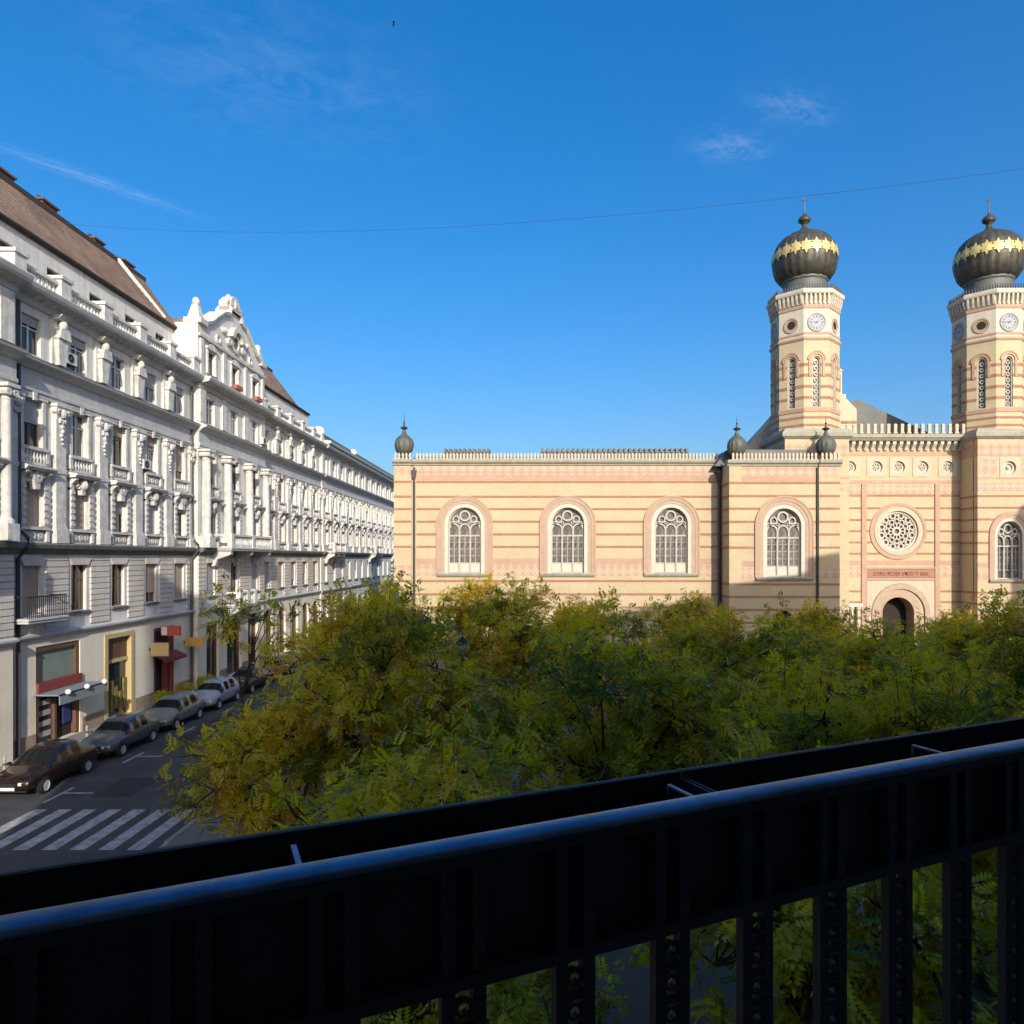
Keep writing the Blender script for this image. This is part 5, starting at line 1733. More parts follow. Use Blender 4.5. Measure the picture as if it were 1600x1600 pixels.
nbr = root('turret_house', (0.146, -0.318, 0), 'shaded house with a domed corner turret across the side street', 'building', OWN_RZ)
b = MB()
b.box(-86, -65.8, 0.0, 14, 0, 26.5)
b.build('wall', 'own_wall', nbr)
MB().run([(0.4, 26.5), (13.8, 26.5), (7, 28.2)], -85.5, -67).build('roof', 'roof_metal', nbr)
MB().lathe([(2.1, 0), (2.1, 30.2), (2.3, 30.3), (2.3, 30.6), (2.05, 30.7), (1.95, 31.3), (1.5, 32.0), (0.9, 32.4), (0.35, 32.6), (0.3, 32.9), (0.4, 33.1), (0.1, 33.3), (0.08, 33.9)], -67.9, 1.6, 20).build('turret', 'own_wall', nbr)
for k in range(6):
    for z in (1.5, 7, 11.4, 15.8, 20.2):
        w = put('window', win_frame(1.3, 2.4, 'o', 'frame_brown'), nbr, (-72 - 2.4 * k, -0.3, z))
        put('pane', shared('npn', lambda: bx(-0.6, 0.6, 0.22, 0.23, 0.05, 2.35).mesh('pane', 'glass')), w)

# ------------------------------------------------------------------ balcony railing and planters
M['rail'] = mat('rail_metal', (0.16, 0.215, 0.30), 0.40, metal=0.95, var=0.5, vscale=7, bump=0.05, bscale=60)
M['bar_iron'] = mat('black_cast_iron', (0.016, 0.016, 0.017), 0.6, var=0.3, vscale=20)
M['planter'] = mat('black_planter_metal', (0.010, 0.010, 0.011), 0.55, var=0.3, vscale=9)
M['soil'] = mat('dry_soil', (0.018, 0.014, 0.011), 0.95, var=0.4, vscale=30, bump=0.6, bscale=60)
RY = -1.623
RZ = EYE - 0.547
rail = root('balcony_railing', (0.146, -0.318, 0), 'black iron balcony railing with paired bars and a bluish steel handrail', 'railing', OWN_RZ)
prof = [(RY - 0.031 * math.cos(q) * (1 if abs(math.cos(q)) > 0.0 else 1), RZ + 0.0125 * math.copysign(abs(math.sin(q)) ** 0.75, math.sin(q))) for q in [2 * math.pi * i / 24 for i in range(24)]]
MB().run(prof, -4.1, 4.1).build('handrail', 'rail', rail, smooth=True)
bx(-4.1, 4.1, RY - 0.014, RY + 0.014, RZ - 0.036, RZ - 0.013).build('top_bar', 'bar_iron', rail)
bx(-4.1, 4.1, RY - 0.016, RY + 0.016, RZ - 0.268, RZ - 0.242).build('middle_bar', 'bar_iron', rail)
bx(-4.1, 4.1, RY - 0.016, RY + 0.016, BAL + 0.07, BAL + 0.1).build('bottom_bar', 'bar_iron', rail)


def baluster_mesh():
    b = MB()
    z0, z1 = BAL + 0.1, RZ - 0.036
    for s in (-1, 1):
        b.box(s * 0.031 - 0.0135, s * 0.031 + 0.0135, -0.012, 0.012, z0, z1)
    z = z0 + 0.02
    k = 0
    while z < RZ - 0.29:
        b.box(-0.018, 0.018, -0.008, 0.008, z, z + 0.022)
        b.ring(0, z + 0.046, 0.011, 0.019, -0.007, 0.007, n=8)
        z += 0.07
    return b.mesh('baluster', 'bar_iron')


bme = baluster_mesh()
for k in range(-14, 15):
    put('baluster', bme, rail, (-(0.4385 + 0.2387 * k), RY, 0))
for xe in (-4.1, 4.1):
    bx(xe - 0.03, xe + 0.03, RY - 0.03, RY + 0.03, BAL, RZ).build('post', 'bar_iron', rail)
    bx(xe - 0.02, xe + 0.02, RY, -0.02, RZ - 0.02, RZ + 0.02).build('return_rail', 'bar_iron', rail)
for k in range(-3, 5):
    x = -(0.145 + 0.857 * k)
    b = MB()
    b.box(x - 0.005, x + 0.005, RY - 0.125, RY - 0.026, RZ + 0.000, RZ + 0.005)
    b.box(x - 0.005, x + 0.005, RY - 0.125, RY - 0.120, RZ - 0.08, RZ + 0.000)
    b.build('planter_strap', 'rail', rail)

for k, lb in ((-1, 'long black planter trough hung outside the railing, left one'), (0, 'long black planter trough hung outside the railing, middle one'), (1, 'long black planter trough hung outside the railing, right one')):
    s0 = -0.62 + 1.75 * k
    s1 = s0 + 1.742
    xa, xb = -s1, -s0
    t = root('planter_box', (0.146, -0.318, 0), lb, 'planter', OWN_RZ, 'planters hung on the balcony railing')
    ya, yb = RY - 0.245, RY - 0.03
    zt, zb = RZ - 0.015, RZ - 0.27
    b = MB()
    th = 0.006
    b.box(xa, xb, ya, ya + th, zb, zt + 0.003)
    b.box(xa, xb, yb - th, yb, zb, zt - 0.01)
    b.box(xa, xa + th, ya + th, yb - th, zb, zt - 0.012)
    b.box(xb - th, xb, ya + th, yb - th, zb, zt - 0.012)
    b.box(xa + th, xb - th, ya + th, yb - th, zb, zb + th)
    b.box(xa, xb, ya - 0.012, ya, zt - 0.02, zt + 0.004)
    b.build('trough', 'planter', t)
    bx(xa + th, xb - th, ya + th + 0.001, yb - th - 0.001, zb + 0.02, zt - 0.11).build('soil', 'soil', t)
    bx(xa + 0.02, xb - 0.02, ya + 0.03, ya + 0.036, zt - 0.075, zt - 0.07).build('inner_lip', 'zinc', t)

# ================================================================== trees
def leaf_material():
    m = bpy.data.materials.new('autumn_leaf')
    m.use_nodes = True
    t = m.node_tree
    t.nodes.clear()
    out = nd(t, 'ShaderNodeOutputMaterial')
    at = nd(t, 'ShaderNodeAttribute', attribute_name='tint')
    cr = nd(t, 'ShaderNodeValToRGB')
    e = cr.color_ramp.elements
    e[0].position, e[0].color = 0.0, (0.085, 0.13, 0.026, 1)
    e[1].position, e[1].color = 1.0, (0.40, 0.21, 0.04, 1)
    for p, c in ((0.28, (0.24, 0.26, 0.034)), (0.52, (0.56, 0.48, 0.046)), (0.85, (0.72, 0.57, 0.06))):
        q = e.new(p)
        q.color = (*c, 1)
    t.links.new(at.outputs['Fac'], cr.inputs[0])
    d = nd(t, 'ShaderNodeBsdfPrincipled')
    d.inputs['Roughness'].default_value = 0.45
    d.inputs['Specular IOR Level'].default_value = 0.3
    t.links.new(cr.outputs[0], d.inputs['Base Color'])
    tr = nd(t, 'ShaderNodeBsdfTranslucent')
    hs = nd(t, 'ShaderNodeHueSaturation')
    hs.inputs['Saturation'].default_value = 1.1
    hs.inputs['Value'].default_value = 1.7
    t.links.new(cr.outputs[0], hs.inputs['Color'])
    t.links.new(hs.outputs[0], tr.inputs['Color'])
    mx = nd(t, 'ShaderNodeMixShader')
    mx.inputs[0].default_value = 0.55
    t.links.new(d.outputs[0], mx.inputs[1])
    t.links.new(tr.outputs[0], mx.inputs[2])
    t.links.new(mx.outputs[0], out.inputs['Surface'])
    return m


M['leaf'] = leaf_material()
M['bark'] = mat('tree_bark', (0.060, 0.048, 0.036), 0.95, var=0.4, vscale=5, bump=0.8, bscale=14)


def norm(a):
    return a / np.maximum(np.linalg.norm(a, axis=-1, keepdims=True), 1e-6)


def compound_leaf(pairs, length, lw, ll):
    """flat pinnate leaf: x along the stalk, y across, z up; every leaflet a folded four-point blade"""
    vs = []
    for i in range(pairs):
        x = length * (0.25 + 0.7 * i / pairs)
        for s in (-1, 1):
            dx, dy = 0.42, 0.91 * s
            px_, py_ = -0.91 * s, 0.42
            base = np.array([x, 0.006 * s, -0.25 * x * x / length])
            q = ll * (0.75 + 0.35 * math.sin(math.pi * (i + 0.7) / pairs))
            d_ = np.array([dx, dy, -0.22])
            p_ = np.array([px_, py_, 0.12])
            vs += [base, base + d_ * q * 0.45 + p_ * lw, base + d_ * q, base + d_ * q * 0.45 - p_ * lw]
    base = np.array([length * 0.97, 0, -0.25 * length])
    vs += [base, base + np.array([ll * 0.45, lw, -0.1 * ll]), base + np.array([ll, 0, -0.3 * ll]), base + np.array([ll * 0.45, -lw, -0.1 * ll])]
    return np.array(vs)


def crown_variant(seed, Rr, Hc, n_spray, per, leaf, nshoot=5, thin=1.0, nl=48, wood_k=1.0):
    """returns (crown mesh, wood mesh); crown base at z=0 is the lowest foliage; wood reaches down zt metres"""
    rg = np.random.default_rng(seed)
    dr = norm(rg.normal(size=(nl, 3)))
    fr_ = 0.90 * rg.uniform(0.02, 1, nl) ** 0.42
    C = dr * fr_[:, None] * np.array([Rr * 0.86, Rr * 0.86, Hc * 0.41]) + np.array([0, 0, Hc * 0.47])
    lr = Rr * rg.uniform(0.16, 0.29, nl)
    w = lr ** 2
    idx = rg.choice(nl, n_spray, p=w / w.sum())
    d = norm(rg.normal(size=(n_spray, 3)))
    d[:, 2] = np.where(d[:, 2] < -0.35, -d[:, 2], d[:, 2])
    rr = rg.uniform(0, 1, n_spray) ** 0.36
    P = C[idx] + d * (lr[idx] * rr)[:, None] * np.array([1, 1, 0.62])
    # ragged outline: push some sprays out
    far = rg.uniform(0, 1, n_spray) < 0.09
    P[far] += d[far] * rg.uniform(0.2, 0.75, far.sum())[:, None] * np.array([1, 1, 0.6])
    D = norm(d + 0.55 * rg.normal(size=(n_spray, 3)) + np.array([0, 0, 0.15]))
    # tall shoots above the crown
    SH = []
    wood = MB()
    top = P[np.argsort(-P[:, 2])[:60]]
    for k in range(nshoot):
        p = top[rg.integers(0, len(top))]
        h = rg.uniform(0.5, 1.3)
        q = p + np.array([rg.uniform(-0.15, 0.15), rg.uniform(-0.15, 0.15), h])
        wood.tube([tuple(p - np.array([0, 0, 0.4])), tuple((p + q) / 2), tuple(q)], [0.012, 0.009, 0.005], 4)
        for j in range(3):
            SH.append((p + (q - p) * (0.45 + 0.27 * j), np.array([rg.normal() * 0.6, rg.normal() * 0.6, 0.5])))
    if SH:
        P = np.concatenate([P, np.array([s[0] for s in SH])])
        D = np.concatenate([D, norm(np.array([s[1] for s in SH]))])
    ns = len(P)
    DO = np.concatenate([d, np.tile(np.array([[0.0, -0.6, 0.6]]), (ns - n_spray, 1))]) + 0.35 * norm(P - np.array([0, 0, Hc * 0.45]))
    stint = np.clip(0.55 + 0.13 * rg.normal(size=ns) + 0.25 * np.concatenate([rg.normal(size=nl)[idx], np.zeros(ns - n_spray)]) + 0.13 * np.sin(P[:, 0] * 1.3 + seed) * np.cos(P[:, 1] * 1.1), 0.02, 0.96)
    n = ns * per
    sp = np.repeat(np.arange(ns), per)
    t = np.tile(np.linspace(0.0, 1.0, per), ns)
    pos = P[sp] + D[sp] * (t * 0.55 * rg.uniform(0.8, 1.2, n))[:, None]
    a = norm(D[sp] * 0.5 + rg.normal(size=(n, 3)) * 0.7 + np.array([0, 0, -0.22]))
    up = norm(np.array([0, 0, 0.9]) + 0.6 * DO[sp] + 0.5 * rg.normal(size=(n, 3)))
    bvec = norm(np.cross(up, a))
    nv = np.cross(a, bvec)
    sc = rg.uniform(0.75, 1.25, n) * thin
    V = (pos[:, None, :] + sc[:, None, None] * (leaf[None, :, 0:1] * a[:, None, :] + leaf[None, :, 1:2] * bvec[:, None, :] + leaf[None, :, 2:3] * nv[:, None, :]))
    kf = len(leaf) // 4
    keep = V[:, :, 2].mean(1) > -0.2
    V = V[keep]
    tint = np.clip(stint[sp] + 0.10 * rg.normal(size=n), 0, 1)[keep]
    n = len(V)
    V = V.reshape(-1, 3)
    me = bpy.data.meshes.new('crown')
    me.vertices.add(len(V))
    me.vertices.foreach_set('co', V.astype(np.float32).ravel())
    nq = n * kf
    me.loops.add(nq * 4)
    me.loops.foreach_set('vertex_index', np.arange(nq * 4, dtype=np.int32))
    me.polygons.add(nq)
    me.polygons.foreach_set('loop_start', (np.arange(nq) * 4).astype(np.int32))
    at = me.attributes.new('tint', 'FLOAT', 'FACE')
    tf = np.clip(np.repeat(tint, kf) + 0.05 * rg.normal(size=nq), 0, 1)
    at.data.foreach_set('value', tf.astype(np.float32))
    me.update(calc_edges=True)
    me.materials.append(M['leaf'])
    # limbs
    z0 = -0.6
    wood.tube([(0, 0, -3.2), (0.03, 0.02, -1.8), (0.0, 0.05, z0)], [0.20 * wood_k, 0.16 * wood_k, 0.14 * wood_k], 10)
    mains = [int(q) for q in np.argsort(np.abs(fr_ - 0.5))[:min(9, nl // 2)]]
    for i in mains:
        c = C[i]
        mid = np.array([c[0] * 0.42, c[1] * 0.42, z0 + (c[2] - z0) * 0.5 + 0.25])
        wood.tube([(0, 0.05, z0), tuple(mid), tuple(c)], [0.10 * wood_k, 0.07 * wood_k, 0.045 * wood_k], 7)
    for i in range(nl):
        c = C[i]
        if i not in mains:
            b0 = C[min(mains, key=lambda q: float(np.linalg.norm(C[q] - c)))]
            k1 = (b0 + c) / 2 + np.array([0, 0, 0.12]) + rg.normal(size=3) * 0.1
            wood.tube([tuple(b0), tuple(k1), tuple(c)], [0.042 * wood_k, 0.032 * wood_k, 0.02 * wood_k], 5)
        mine = np.append(np.where(idx == i)[0], 0)[:max(1, int((idx == i).sum()))]
        for j in range(8):
            m_ = P[rg.choice(mine)]
            k1 = c + (m_ - c) * 0.5 + rg.normal(size=3) * 0.07
            wood.tube([tuple(c), tuple(k1), tuple(m_)], [0.02 * wood_k, 0.014 * wood_k, 0.007 * wood_k], 4)
    return me, wood.mesh('trunk', 'bark', True)


leafA = compound_leaf(4, 0.33, 0.030, 0.125)
leafB = compound_leaf(5, 0.34, 0.026, 0.115)
VAR = [crown_variant(3, 4.2, 6.4, 1000, 6, leafA, 6), crown_variant(8, 4.2, 6.4, 1000, 6, leafA, 5), crown_variant(21, 4.2, 6.4, 1000, 6, leafA, 7), crown_variant(34, 3.3, 4.6, 560, 6, leafB, 2), crown_variant(55, 2.1, 3.2, 26, 5, leafA, 4, nl=10, wood_k=0.3)]


def tree(x, y, h, r, var, rz, label):
    """total height h, crown radius r"""
    me, wd = VAR[var]
    base_r, base_h = ((4.2, 6.4), (4.2, 6.4), (4.2, 6.4), (3.3, 4.6), (2.1, 3.2))[var]
    t = root('street_tree', (x, y, 0.1), label, 'tree', rz, 'small-leaved trees on the square')
    zc = h - base_h * 0.98 * (r / base_r) if var < 3 else h - base_h * 0.98 * (r / base_r)
    s = r / base_r
    put('crown', me, t, (0, 0, max(zc, 0.6)), scale=(s, s, s))
    put('trunk', wd, t, (0, 0, max(zc, 0.6)), scale=(s, s, s))
    if zc > 3.15 * s:
        MB().tube([(0, 0, 0), (0.02, 0.01, zc - 3.0 * s)], [0.14 * s, 0.09 * s], 9).build('lower_trunk', 'bark', t)
    return t


TREES = [
    (-4.3, 20.5, 7.9, 3.9, 0, 0.4, 'yellow-green tree nearest the crosswalk, spreading over the kerb'),
    (-7.5, 19.9, 4.9, 2.9, 3, 1.1, 'low bushy tree at the kerb, branches hanging over the crosswalk'),
    (2.2, 19.0, 7.6, 4.2, 1, 2.1, 'yellow-green tree in the middle of the square, front row'),
    (9.6, 20.0, 6.9, 4.2, 2, 4.0, 'green tree in the front row before the block with the domed finials'),
    (17.2, 22.5, 7.4, 4.4, 0, 5.2, 'green tree in the front row at the right picture edge'),
    (-7.4, 33.0, 7.6, 3.7, 2, 1.2, 'tree rising by the street before the corner of the striped wing'),
    (-0.8, 36.0, 7.4, 4.2, 0, 3.3, 'second-row tree below the middle arched window of the wing'),
    (7.0, 35.0, 6.9, 4.1, 1, 0.9, 'second-row tree with tall shoots below the third arched window'),
    (14.6, 36.0, 6.5, 4.0, 2, 2.6, 'second-row tree below the shaded block wall'),
    (24.0, 37.0, 6.5, 4.2, 1, 4.6, 'second-row tree in front of the right tower base'),
    (-12.0, 57.0, 7.0, 3.6, 1, 5.5, 'sunlit pale tree at the street corner of the striped wing'),
    (-4.6, 59.5, 7.2, 3.6, 0, 1.9, 'sunlit rounded tree close to the leftmost arched window'),
    (4.5, 58.0, 6.2, 3.5, 2, 0.3, 'far tree close to the middle arched window'),
    (13.5, 57.0, 5.2, 3.5, 0, 3.9, 'far tree close to the third arched window'),
    (22.5, 55.0, 4.6, 3.4, 1, 2.9, 'far tree at the foot of the shaded block'),
    (34.5, 56.0, 4.4, 3.0, 2, 1.5, 'far tree beside the dark arched portal'),
    (-9.6, 23.5, 8.0, 2.1, 4, 2.0, 'thin sparse young tree at the kerb, its sprigs before the shop signs'),
    (8.9, 28.0, 6.5, 3.6, 0, 4.9, 'tree between the rows, in line with the dark downpipe of the wing'),
    (16.0, 30.0, 6.75, 3.5, 2, 0.2, 'tree between the rows, covering the foot of the arched portal'),
    (-0.9, 9.0, 4.3, 2.4, 3, 3.7, 'small near tree straight below the balcony'),
    (-2.0, 12.5, 5.7, 3.3, 3, 0.7, 'near low tree under the left half of the balcony'),
    (4.3, 11.0, 5.5, 3.3, 3, 2.4, 'near low tree under the middle of the balcony railing'),
    (10.3, 13.5, 5.9, 3.4, 3, 4.4, 'near low tree under the right end of the balcony railing'),
    (6.6, 7.6, 4.4, 2.4, 3, 5.9, 'nearest tree, its leaves seen through the railing bars'),
]
for a in TREES:
    tree(*a)

# ================================================================== cars
def car(loc, paint, label, L=4.4, Wd=1.74, kind='sedan', rz=0.0, k=1):
    """front faces local -y"""
    t = root('parked_car', loc, label, 'car', rz, 'cars parked along the street')
    w = Wd / 2
    f = L / 4.4
    if kind == 'sedan':
        st = [(0.0, .56, .62, .70), (0.10, .70, .74, .82), (0.5, .82, .86, .86), (1.0, .90, .95, .86), (1.12, .91, .99, .84), (1.78, .91, 1.40, .70), (1.82, .91, 1.46, .69),
              (2.47, .92, 1.53, .69), (2.51, .92, 1.53, .69), (3.24, .93, 1.48, .68), (3.28, .94, 1.42, .68), (3.78, .96, 1.07, .80), (4.1, .97, 1.02, .84), (4.32, .92, .97, .82), (4.4, .70, .78, .76)]
    else:
        st = [(0.0, .55, .62, .72), (0.10, .68, .74, .84), (0.5, .80, .85, .88), (0.9, .90, .95, .88), (1.05, .91, 1.0, .86), (1.78, .91, 1.46, .68), (1.82, .91, 1.52, .68),
              (2.52, .92, 1.57, .69), (2.56, .92, 1.57, .69), (3.44, .94, 1.55, .68), (3.48, .95, 1.52, .68), (3.75, .96, 1.44, .67), (4.15, .98, 1.05, .80), (4.32, .86, .95, .82), (4.4, .66, .76, .76)]
    rings = []
    for (y, zb, zt, wt) in st:
        e = 1.0 if 0.3 < y < 4.15 else (0.9 if 0.05 < y < 4.35 else 0.8)
        lo = 0.24 if 0.3 < y < 4.15 else 0.30
        right = [(w * 0.86 * e, lo), (w * 0.98 * e, lo + 0.16), (w * e, 0.58 if zb > 0.62 else zb - 0.06), (w * 0.965 * e, zb), (w * wt * (e if e < 1 else 1), zt), (w * wt * 0.6, zt + 0.03), (0, zt + 0.04)]
        left = [(-p[0], p[1]) for p in reversed(right[:-1])]
        rings.append([(p[0], (y - 2.2) * f, p[1]) for p in right + left])
    m = len(rings[0])
    hull = MB()
    cab1 = 11 if kind == 'sedan' else 12
    for i in range(len(rings) - 1):
        for j in range(m - 1):
            side_gl = j in (3, 8)
            topj = j in (4, 5, 6, 7)
            hull.mi = 0
            if topj and i == 4:
                hull.mi = 1
            elif topj and i == cab1 - 1:
                hull.mi = 2
            elif side_gl and i in (4, 6, 8):
                hull.mi = (3 if j == 3 else 6) + (i - 4) // 2
            hull.face([rings[i][j], rings[i][j + 1], rings[i + 1][j + 1], rings[i + 1][j]])
        hull.mi = 0
        hull.face([rings[i][m - 1], rings[i][0], rings[i + 1][0], rings[i + 1][m - 1]])
    hull.face(list(reversed(rings[0])))
    hull.face(rings[-1])
    tm = hull.mesh('hull', [paint] + ['car_glass'] * 8, True)
    to = bpy.data.objects.new('hull', tm)
    COL.objects.link(to)
    sd = to.modifiers.new('round', 'SUBSURF')
    sd.levels = sd.render_levels = 2
    bpy.context.view_layer.update()
    ev = to.evaluated_get(bpy.context.evaluated_depsgraph_get())
    em = ev.to_mesh()
    bits = [MB() for _ in range(9)]
    vc = [tuple(v.co) for v in em.vertices]
    for pl_ in em.polygons:
        bits[pl_.material_index].face([vc[q] for q in pl_.vertices])
    ev.to_mesh_clear()
    bpy.data.objects.remove(to)
    for k_, nm_ in enumerate(['body', 'windscreen', 'rear_window'] + ['side_window'] * 6):
        bits[k_].build(nm_, paint if k_ == 0 else 'car_glass', t, smooth=True)
    r = 0.31
    tyre = shared('tyre', lambda: MB().lathe([(0.2, -0.1), (0.29, -0.1), (0.31, -0.06), (0.31, 0.06), (0.29, 0.1), (0.2, 0.1)], n=20, cap=False).mesh('tyre', 'tyre', True))
    rim = shared('rim', lambda: (lambda b_: b_.mesh('rim', 'rim', True))(MB().lathe([(0.02, 0.085), (0.06, 0.095), (0.17, 0.075), (0.205, 0.1), (0.205, -0.08), (0.02, -0.08)], n=14)))
    arch = shared('arch', lambda: MB().lathe([(0.36, -0.02), (0.36, 0.02), (0.02, 0.02)], n=20).mesh('wheel_arch', 'bar_iron'))
    for s in (-1, 1):
        for y in (-1.36, 1.28):
            wl = put('wheel', tyre, t, (s * (w - 0.075), y * f, r))
            wl.rotation_euler = (0, R(90 * s), 0)
            put('rim', rim, wl)
            wa = put('wheel_arch', arch, t, (s * (w - 0.03), y * f, r + 0.02))
            wa.rotation_euler = (0, R(90 * s), 0)
    yf = -2.2 * f
    for s in (-1, 1):
        b = MB()
        b.loops([[(s * w * 0.42, yf + 0.02, .52), (s * w * 0.78, yf + 0.12, .54), (s * w * 0.80, yf + 0.14, .66), (s * w * 0.42, yf + 0.02, .64)],
                 [(s * w * 0.44, yf - 0.015, .53), (s * w * 0.79, yf + 0.06, .55), (s * w * 0.80, yf + 0.10, .65), (s * w * 0.44, yf - 0.015, .63)]])
        b.build('headlight', 'headlight', t)
        bx(s * w * 0.8 - 0.16, s * w * 0.8 + 0.1, 2.2 * f - 0.12, 2.2 * f + 0.004, .62, .74).build('tail_light', 'tail_light', t)
        b = MB()
        b.ball(s * (w + 0.09), -0.82 * f, 0.98, 0.1, 0.075, n=8, k=5)
        b.build('mirror', paint, t)
        for y in (0.05, 0.95):
            bx(s * w - 0.01, s * w + 0.018, (y - 0.1) * f, (y + 0.1) * f, .76, .79).build('door_handle', paint, t)
    bx(-0.3, 0.3, yf - 0.02, yf + 0.04, .50, .62).build('grille', 'bar_iron', t)
    bx(-0.26, 0.26, yf - 0.035, yf - 0.022, .36, .47).build('number_plate', 'lamp_white', t)
    bx(-w * 0.8, w * 0.8, yf - 0.03, yf + 0.12, .30, .345).build('bumper_lip', 'bar_iron', t)
    b = MB()
    for s in (-1, 1):
        b.tube([(s * 0.1, -1.0 * f, .93), (s * 0.1 + 0.45, -1.02 * f, .965)], 0.012, 4)
    b.build('wipers', 'bar_iron', t)
    return t


M['car_glass'] = mat('car_glass', (0.012, 0.014, 0.015), 0.08, spec=0.2)
M['tyre'] = mat('tyre_rubber', (0.012, 0.012, 0.012), 0.85)
M['rim'] = mat('alloy_rim', (0.45, 0.45, 0.46), 0.45, metal=0.1)
M['headlight'] = mat('headlight_glass', (0.62, 0.63, 0.62), 0.12)
M['tail_light'] = mat('tail_light', (0.30, 0.012, 0.01), 0.25)


def paint(name, c):
    return mat(name, c, 0.3, metal=0.2, coat=0.8)


CARS = [
    ((-19.42, 28.25, 0.004), paint('paint_maroon', (0.016, 0.007, 0.006)), 'very dark maroon saloon nearest the crosswalk, front towards us', 'sedan'),
    ((-19.40, 33.3, 0.004), paint('paint_silver_blue', (0.075, 0.095, 0.12)), 'dark silver-blue saloon parked behind the maroon car', 'sedan'),
    ((-19.42, 38.2, 0.004), paint('paint_pale_green', (0.17, 0.20, 0.185)), 'pale greenish hatchback parked third along the kerb', 'hatch'),
    ((-19.40, 43.2, 0.004), paint('paint_white_blue', (0.27, 0.33, 0.41)), 'bluish white hatchback parked fourth along the kerb', 'hatch'),
    ((-19.42, 48.2, 0.004), paint('paint_black', (0.016, 0.017, 0.02)), 'black saloon parked fifth along the kerb', 'sedan'),
    ((-19.42, 53.4, 0.004), paint('paint_navy', (0.02, 0.03, 0.07)), 'navy hatchback parked farthest along the kerb', 'hatch'),
]
for (loc, p, lb, kd) in CARS:
    car(loc, p, lb, L=4.25, Wd=1.7, kind=kd)
car((8.6, 15.6, 0.13), paint('paint_white', (0.62, 0.63, 0.66)), 'white car under the near trees, glimpsed through the railing', kind='hatch', rz=R(65))

# ================================================================== street furniture
M['post_pale'] = mat('pale_post', (0.36, 0.34, 0.30), 0.7, var=0.2)
M['post_dark'] = mat('dark_post', (0.03, 0.032, 0.036), 0.5)
ORD = ['first', 'second', 'third', 'fourth', 'fifth', 'sixth', 'seventh', 'eighth', 'ninth']
for k in range(8):
    t = root('bollard', (-20.95, 25.4 + 2.6 * k, 0.13), f'pale bollard on the shop pavement, {ORD[k]} from the crosswalk', 'bollard', 0.0, 'pale bollards along the shop pavement')
    MB().lathe([(0.08, 0), (0.08, 0.06), (0.055, 0.1), (0.05, 0.82), (0.065, 0.86), (0.05, 0.95), (0.01, 0.99)], n=10).build('post', 'post_pale', t)
    MB().lathe([(0.057, 0.62), (0.057, 0.72)], n=10).build('band', 'zinc', t)
for k in range(7):
    t = root('bollard', (-11.0, 25.6 + 1.7 * k, 0.12), f'dark bollard at the square kerb, {ORD[k]} from the crosswalk', 'bollard', 0.0, 'dark bollards along the square kerb')
    MB().lathe([(0.07, 0), (0.07, 0.08), (0.045, 0.12), (0.045, 0.9), (0.07, 0.94), (0.05, 1.04), (0.01, 1.08)], n=10).build('post', 'post_dark', t)
    MB().lathe([(0.05, 0.76), (0.05, 0.84)], n=10).build('band', 'rim', t)

hoop_pts = [(0, 0, 0)] + [(0.4 - 0.4 * math.cos(math.pi * i / 8), 0, 0.55 + 0.3 * math.sin(math.pi * i / 8)) for i in range(9)] + [(0.8, 0, 0)]
for k in range(3):
    t = tag(MB().tube(hoop_pts, 0.03, 8).build('bicycle_hoop', 'zinc', None, (-10.6, 29.0 + 1.1 * k, 0.12)), f'grey steel bicycle hoop by the dark bollards, {ORD[k]} from the front', 'bicycle rack', 'bicycle hoops by the kerb')


def street_lamp(x, y, h, label):
    t = root('street_lamp', (x, y, 0.12), label, 'street lamp', 0.0, 'globe lamps among the trees')
    MB().lathe([(0.14, 0), (0.14, 0.5), (0.08, 0.6), (0.055, 1.2), (0.045, h - 0.3), (0.1, h - 0.24), (0.1, h - 0.16)], n=12).build('post', 'post_dark', t)
    MB().ball(0, 0, h + 0.05, 0.23, n=16, k=10).build('globe', 'globe', t)
    MB().lathe([(0.24, h + 0.12), (0.2, h + 0.22), (0.06, h + 0.32), (0.01, h + 0.4)], n=12).build('cap', 'post_dark', t)


M['globe'] = mat('lamp_globe', (0.62, 0.68, 0.78), 0.25)
street_lamp(1.62, 22.0, 6.05, 'globe street lamp peeping out of the middle trees')
street_lamp(-2.2, 22.5, 6.0, 'globe street lamp left of the middle one, half hidden in leaves')
t = root('traffic_pole', (-8.6, 45.0, 0.12), 'grey-blue pole standing out of the leaves at the wing corner', 'pole')
MB().lathe([(0.16, 0), (0.13, 0.4), (0.13, 7.2), (0.16, 7.22), (0.16, 7.3), (0.02, 7.34)], n=12).build('post', mat('pole_paint', (0.20, 0.24, 0.28), 0.5), t)

t = root('warning_sign', (-15.4, 38.0, 0.006), 'red triangular roadworks sign standing on the asphalt', 'sign')
M['sign_yellow'] = mat('sign_yellow', (0.62, 0.42, 0.08), 0.5)
tri = [(-0.5, 0.35), (0.5, 0.35), (0, 1.22)]
MB().prism(tri, -0.02, 0.02).build('border', 'sign_red', t)
MB().prism([(-0.29, 0.47), (0.29, 0.47), (0, 0.98)], -0.03, -0.0205).build('face', 'sign_yellow', t)
for s in (-1, 1):
    MB().tube([(s * 0.3, 0.03, 0.5), (s * 0.4, 0.35, 0)], 0.02, 5).build('leg', 'zinc', t)
    MB().tube([(s * 0.3, 0.03, 0.5), (s * 0.4, -0.2, 0)], 0.02, 5).build('leg', 'zinc', t)

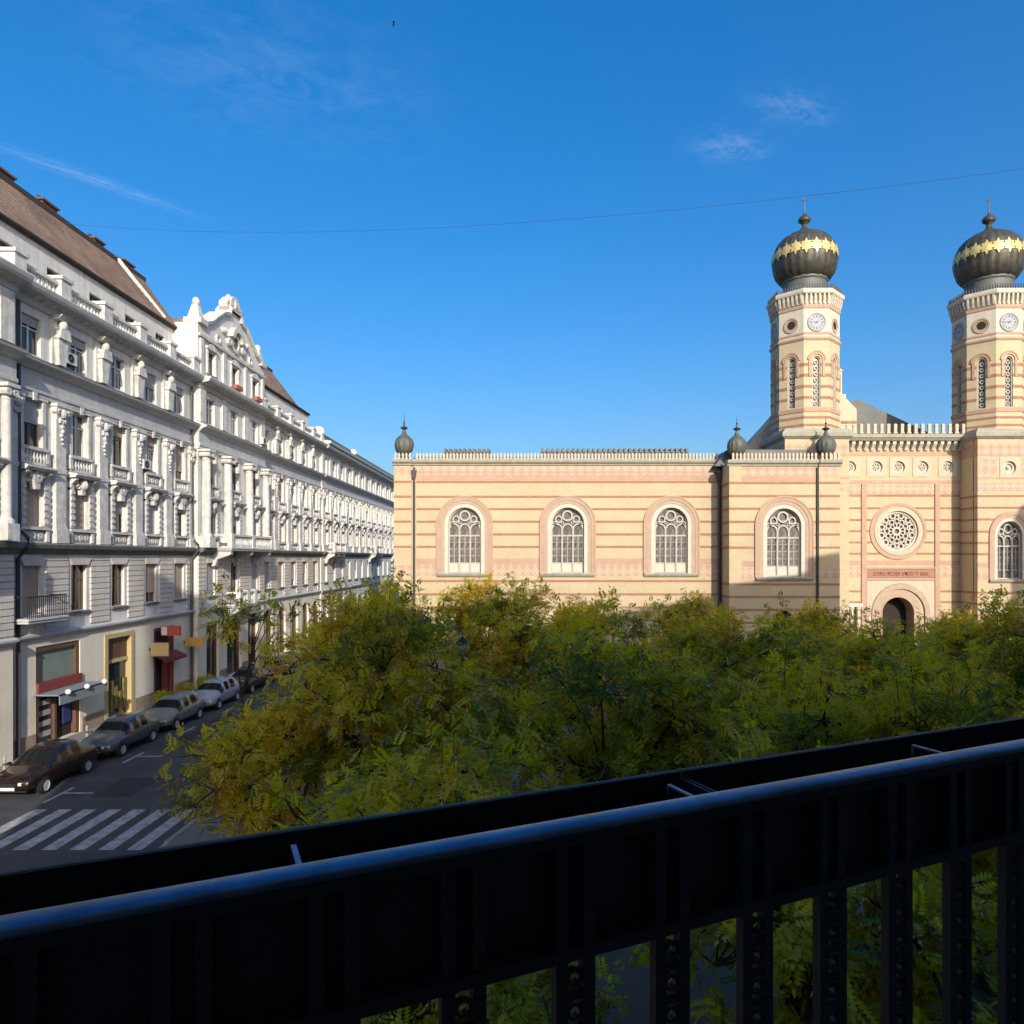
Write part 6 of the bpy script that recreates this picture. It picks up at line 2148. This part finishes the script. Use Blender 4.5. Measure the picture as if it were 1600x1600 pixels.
# planter shrubs between the parked cars and the shop fronts
def bush_mesh(seed, r):
    rg = np.random.default_rng(seed)
    b = MB()
    for k in range(700):
        d = rg.normal(size=3)
        d /= np.linalg.norm(d)
        p = d * r * rg.uniform(0.5, 1) * np.array([1, 1, 0.8])
        p[2] = abs(p[2])
        a = rg.normal(size=3)
        a /= np.linalg.norm(a)
        c = np.cross(a, d)
        s = rg.uniform(0.05, 0.09)
        b.face([tuple(p), tuple(p + a * s + c * s * 0.4), tuple(p + a * s * 2), tuple(p + a * s - c * s * 0.4)])
    me = b.mesh('foliage', 'leaf')
    at = me.attributes.new('tint', 'FLOAT', 'FACE')
    at.data.foreach_set('value', np.clip(rg.normal(0.38, 0.12, len(me.polygons)), 0, 1).astype(np.float32))
    return me


bm_ = bush_mesh(5, 0.75)
for k, (y, lb) in enumerate(((40.8, 'round shrub in a stone tub beside the red shop awning'), (43.6, 'round shrub in a stone tub below the orange sign'), (46.2, 'round shrub in a stone tub farthest from the crosswalk'))):
    t = root('potted_shrub', (-21.35, y, 0.13), lb, 'shrub', k * 1.3, 'potted shrubs on the shop pavement')
    MB().lathe([(0.36, 0), (0.42, 0.1), (0.5, 0.6), (0.54, 0.66), (0.4, 0.62)], n=14).build('tub', 'kerb', t)
    put('foliage', bm_, t, (0, 0, 0.65))

# ================================================================== cable across the square, bird
def world_pt(x, y, Y):
    return Vector(((x - 830) / 1100 * Y, Y, EYE + (872 - y) / 1100 * Y))


pa, pm_, pb_ = world_pt(100, 349, 35.0), world_pt(680, 356, 30.5), world_pt(1640, 258, 25.0)
pts = []
for i in range(41):
    s = i / 40 * 1.35
    # parabola through the three fixings
    t_ = s
    tm = 0.5

    l0 = (t_ - tm) * (t_ - 1) / ((0 - tm) * (0 - 1))
    l1 = (t_ - 0) * (t_ - 1) / ((tm - 0) * (tm - 1))
    l2 = (t_ - 0) * (t_ - tm) / ((1 - 0) * (1 - tm))
    pts.append(tuple(pa * l0 + pm_ * l1 + pb_ * l2))
tag(MB().tube(pts, 0.007, 5).build('overhead_cable', 'zinc'), 'thin dark cable sagging across the sky above the square', 'cable')

bp = world_pt(615, 38, 62)
t = root('bird', tuple(bp), 'tiny dark bird gliding high in the blue sky', 'bird', R(20))
b = MB()
b.loops([[(x, r * math.cos(q * 1.257), r * math.sin(q * 1.257)) for q in range(5)] for x, r in ((-0.2, 0.01), (-0.12, 0.045), (0.02, 0.06), (0.14, 0.03), (0.24, 0.012))])
b.build('body', 'post_dark', t)
for s in (-1, 1):
    w = MB()
    w.loops([[(-0.1, s * 0.03, 0.02), (0.08, s * 0.03, 0.02), (0.08, s * 0.03, 0.035), (-0.1, s * 0.03, 0.035)],
             [(-0.08, s * 0.2, 0.1), (0.05, s * 0.2, 0.1), (0.05, s * 0.2, 0.11), (-0.08, s * 0.2, 0.11)],
             [(0.04, s * 0.4, 0.06), (0.07, s * 0.4, 0.06), (0.07, s * 0.4, 0.065), (0.04, s * 0.4, 0.065)]])
    w.build('wing', 'post_dark', t)
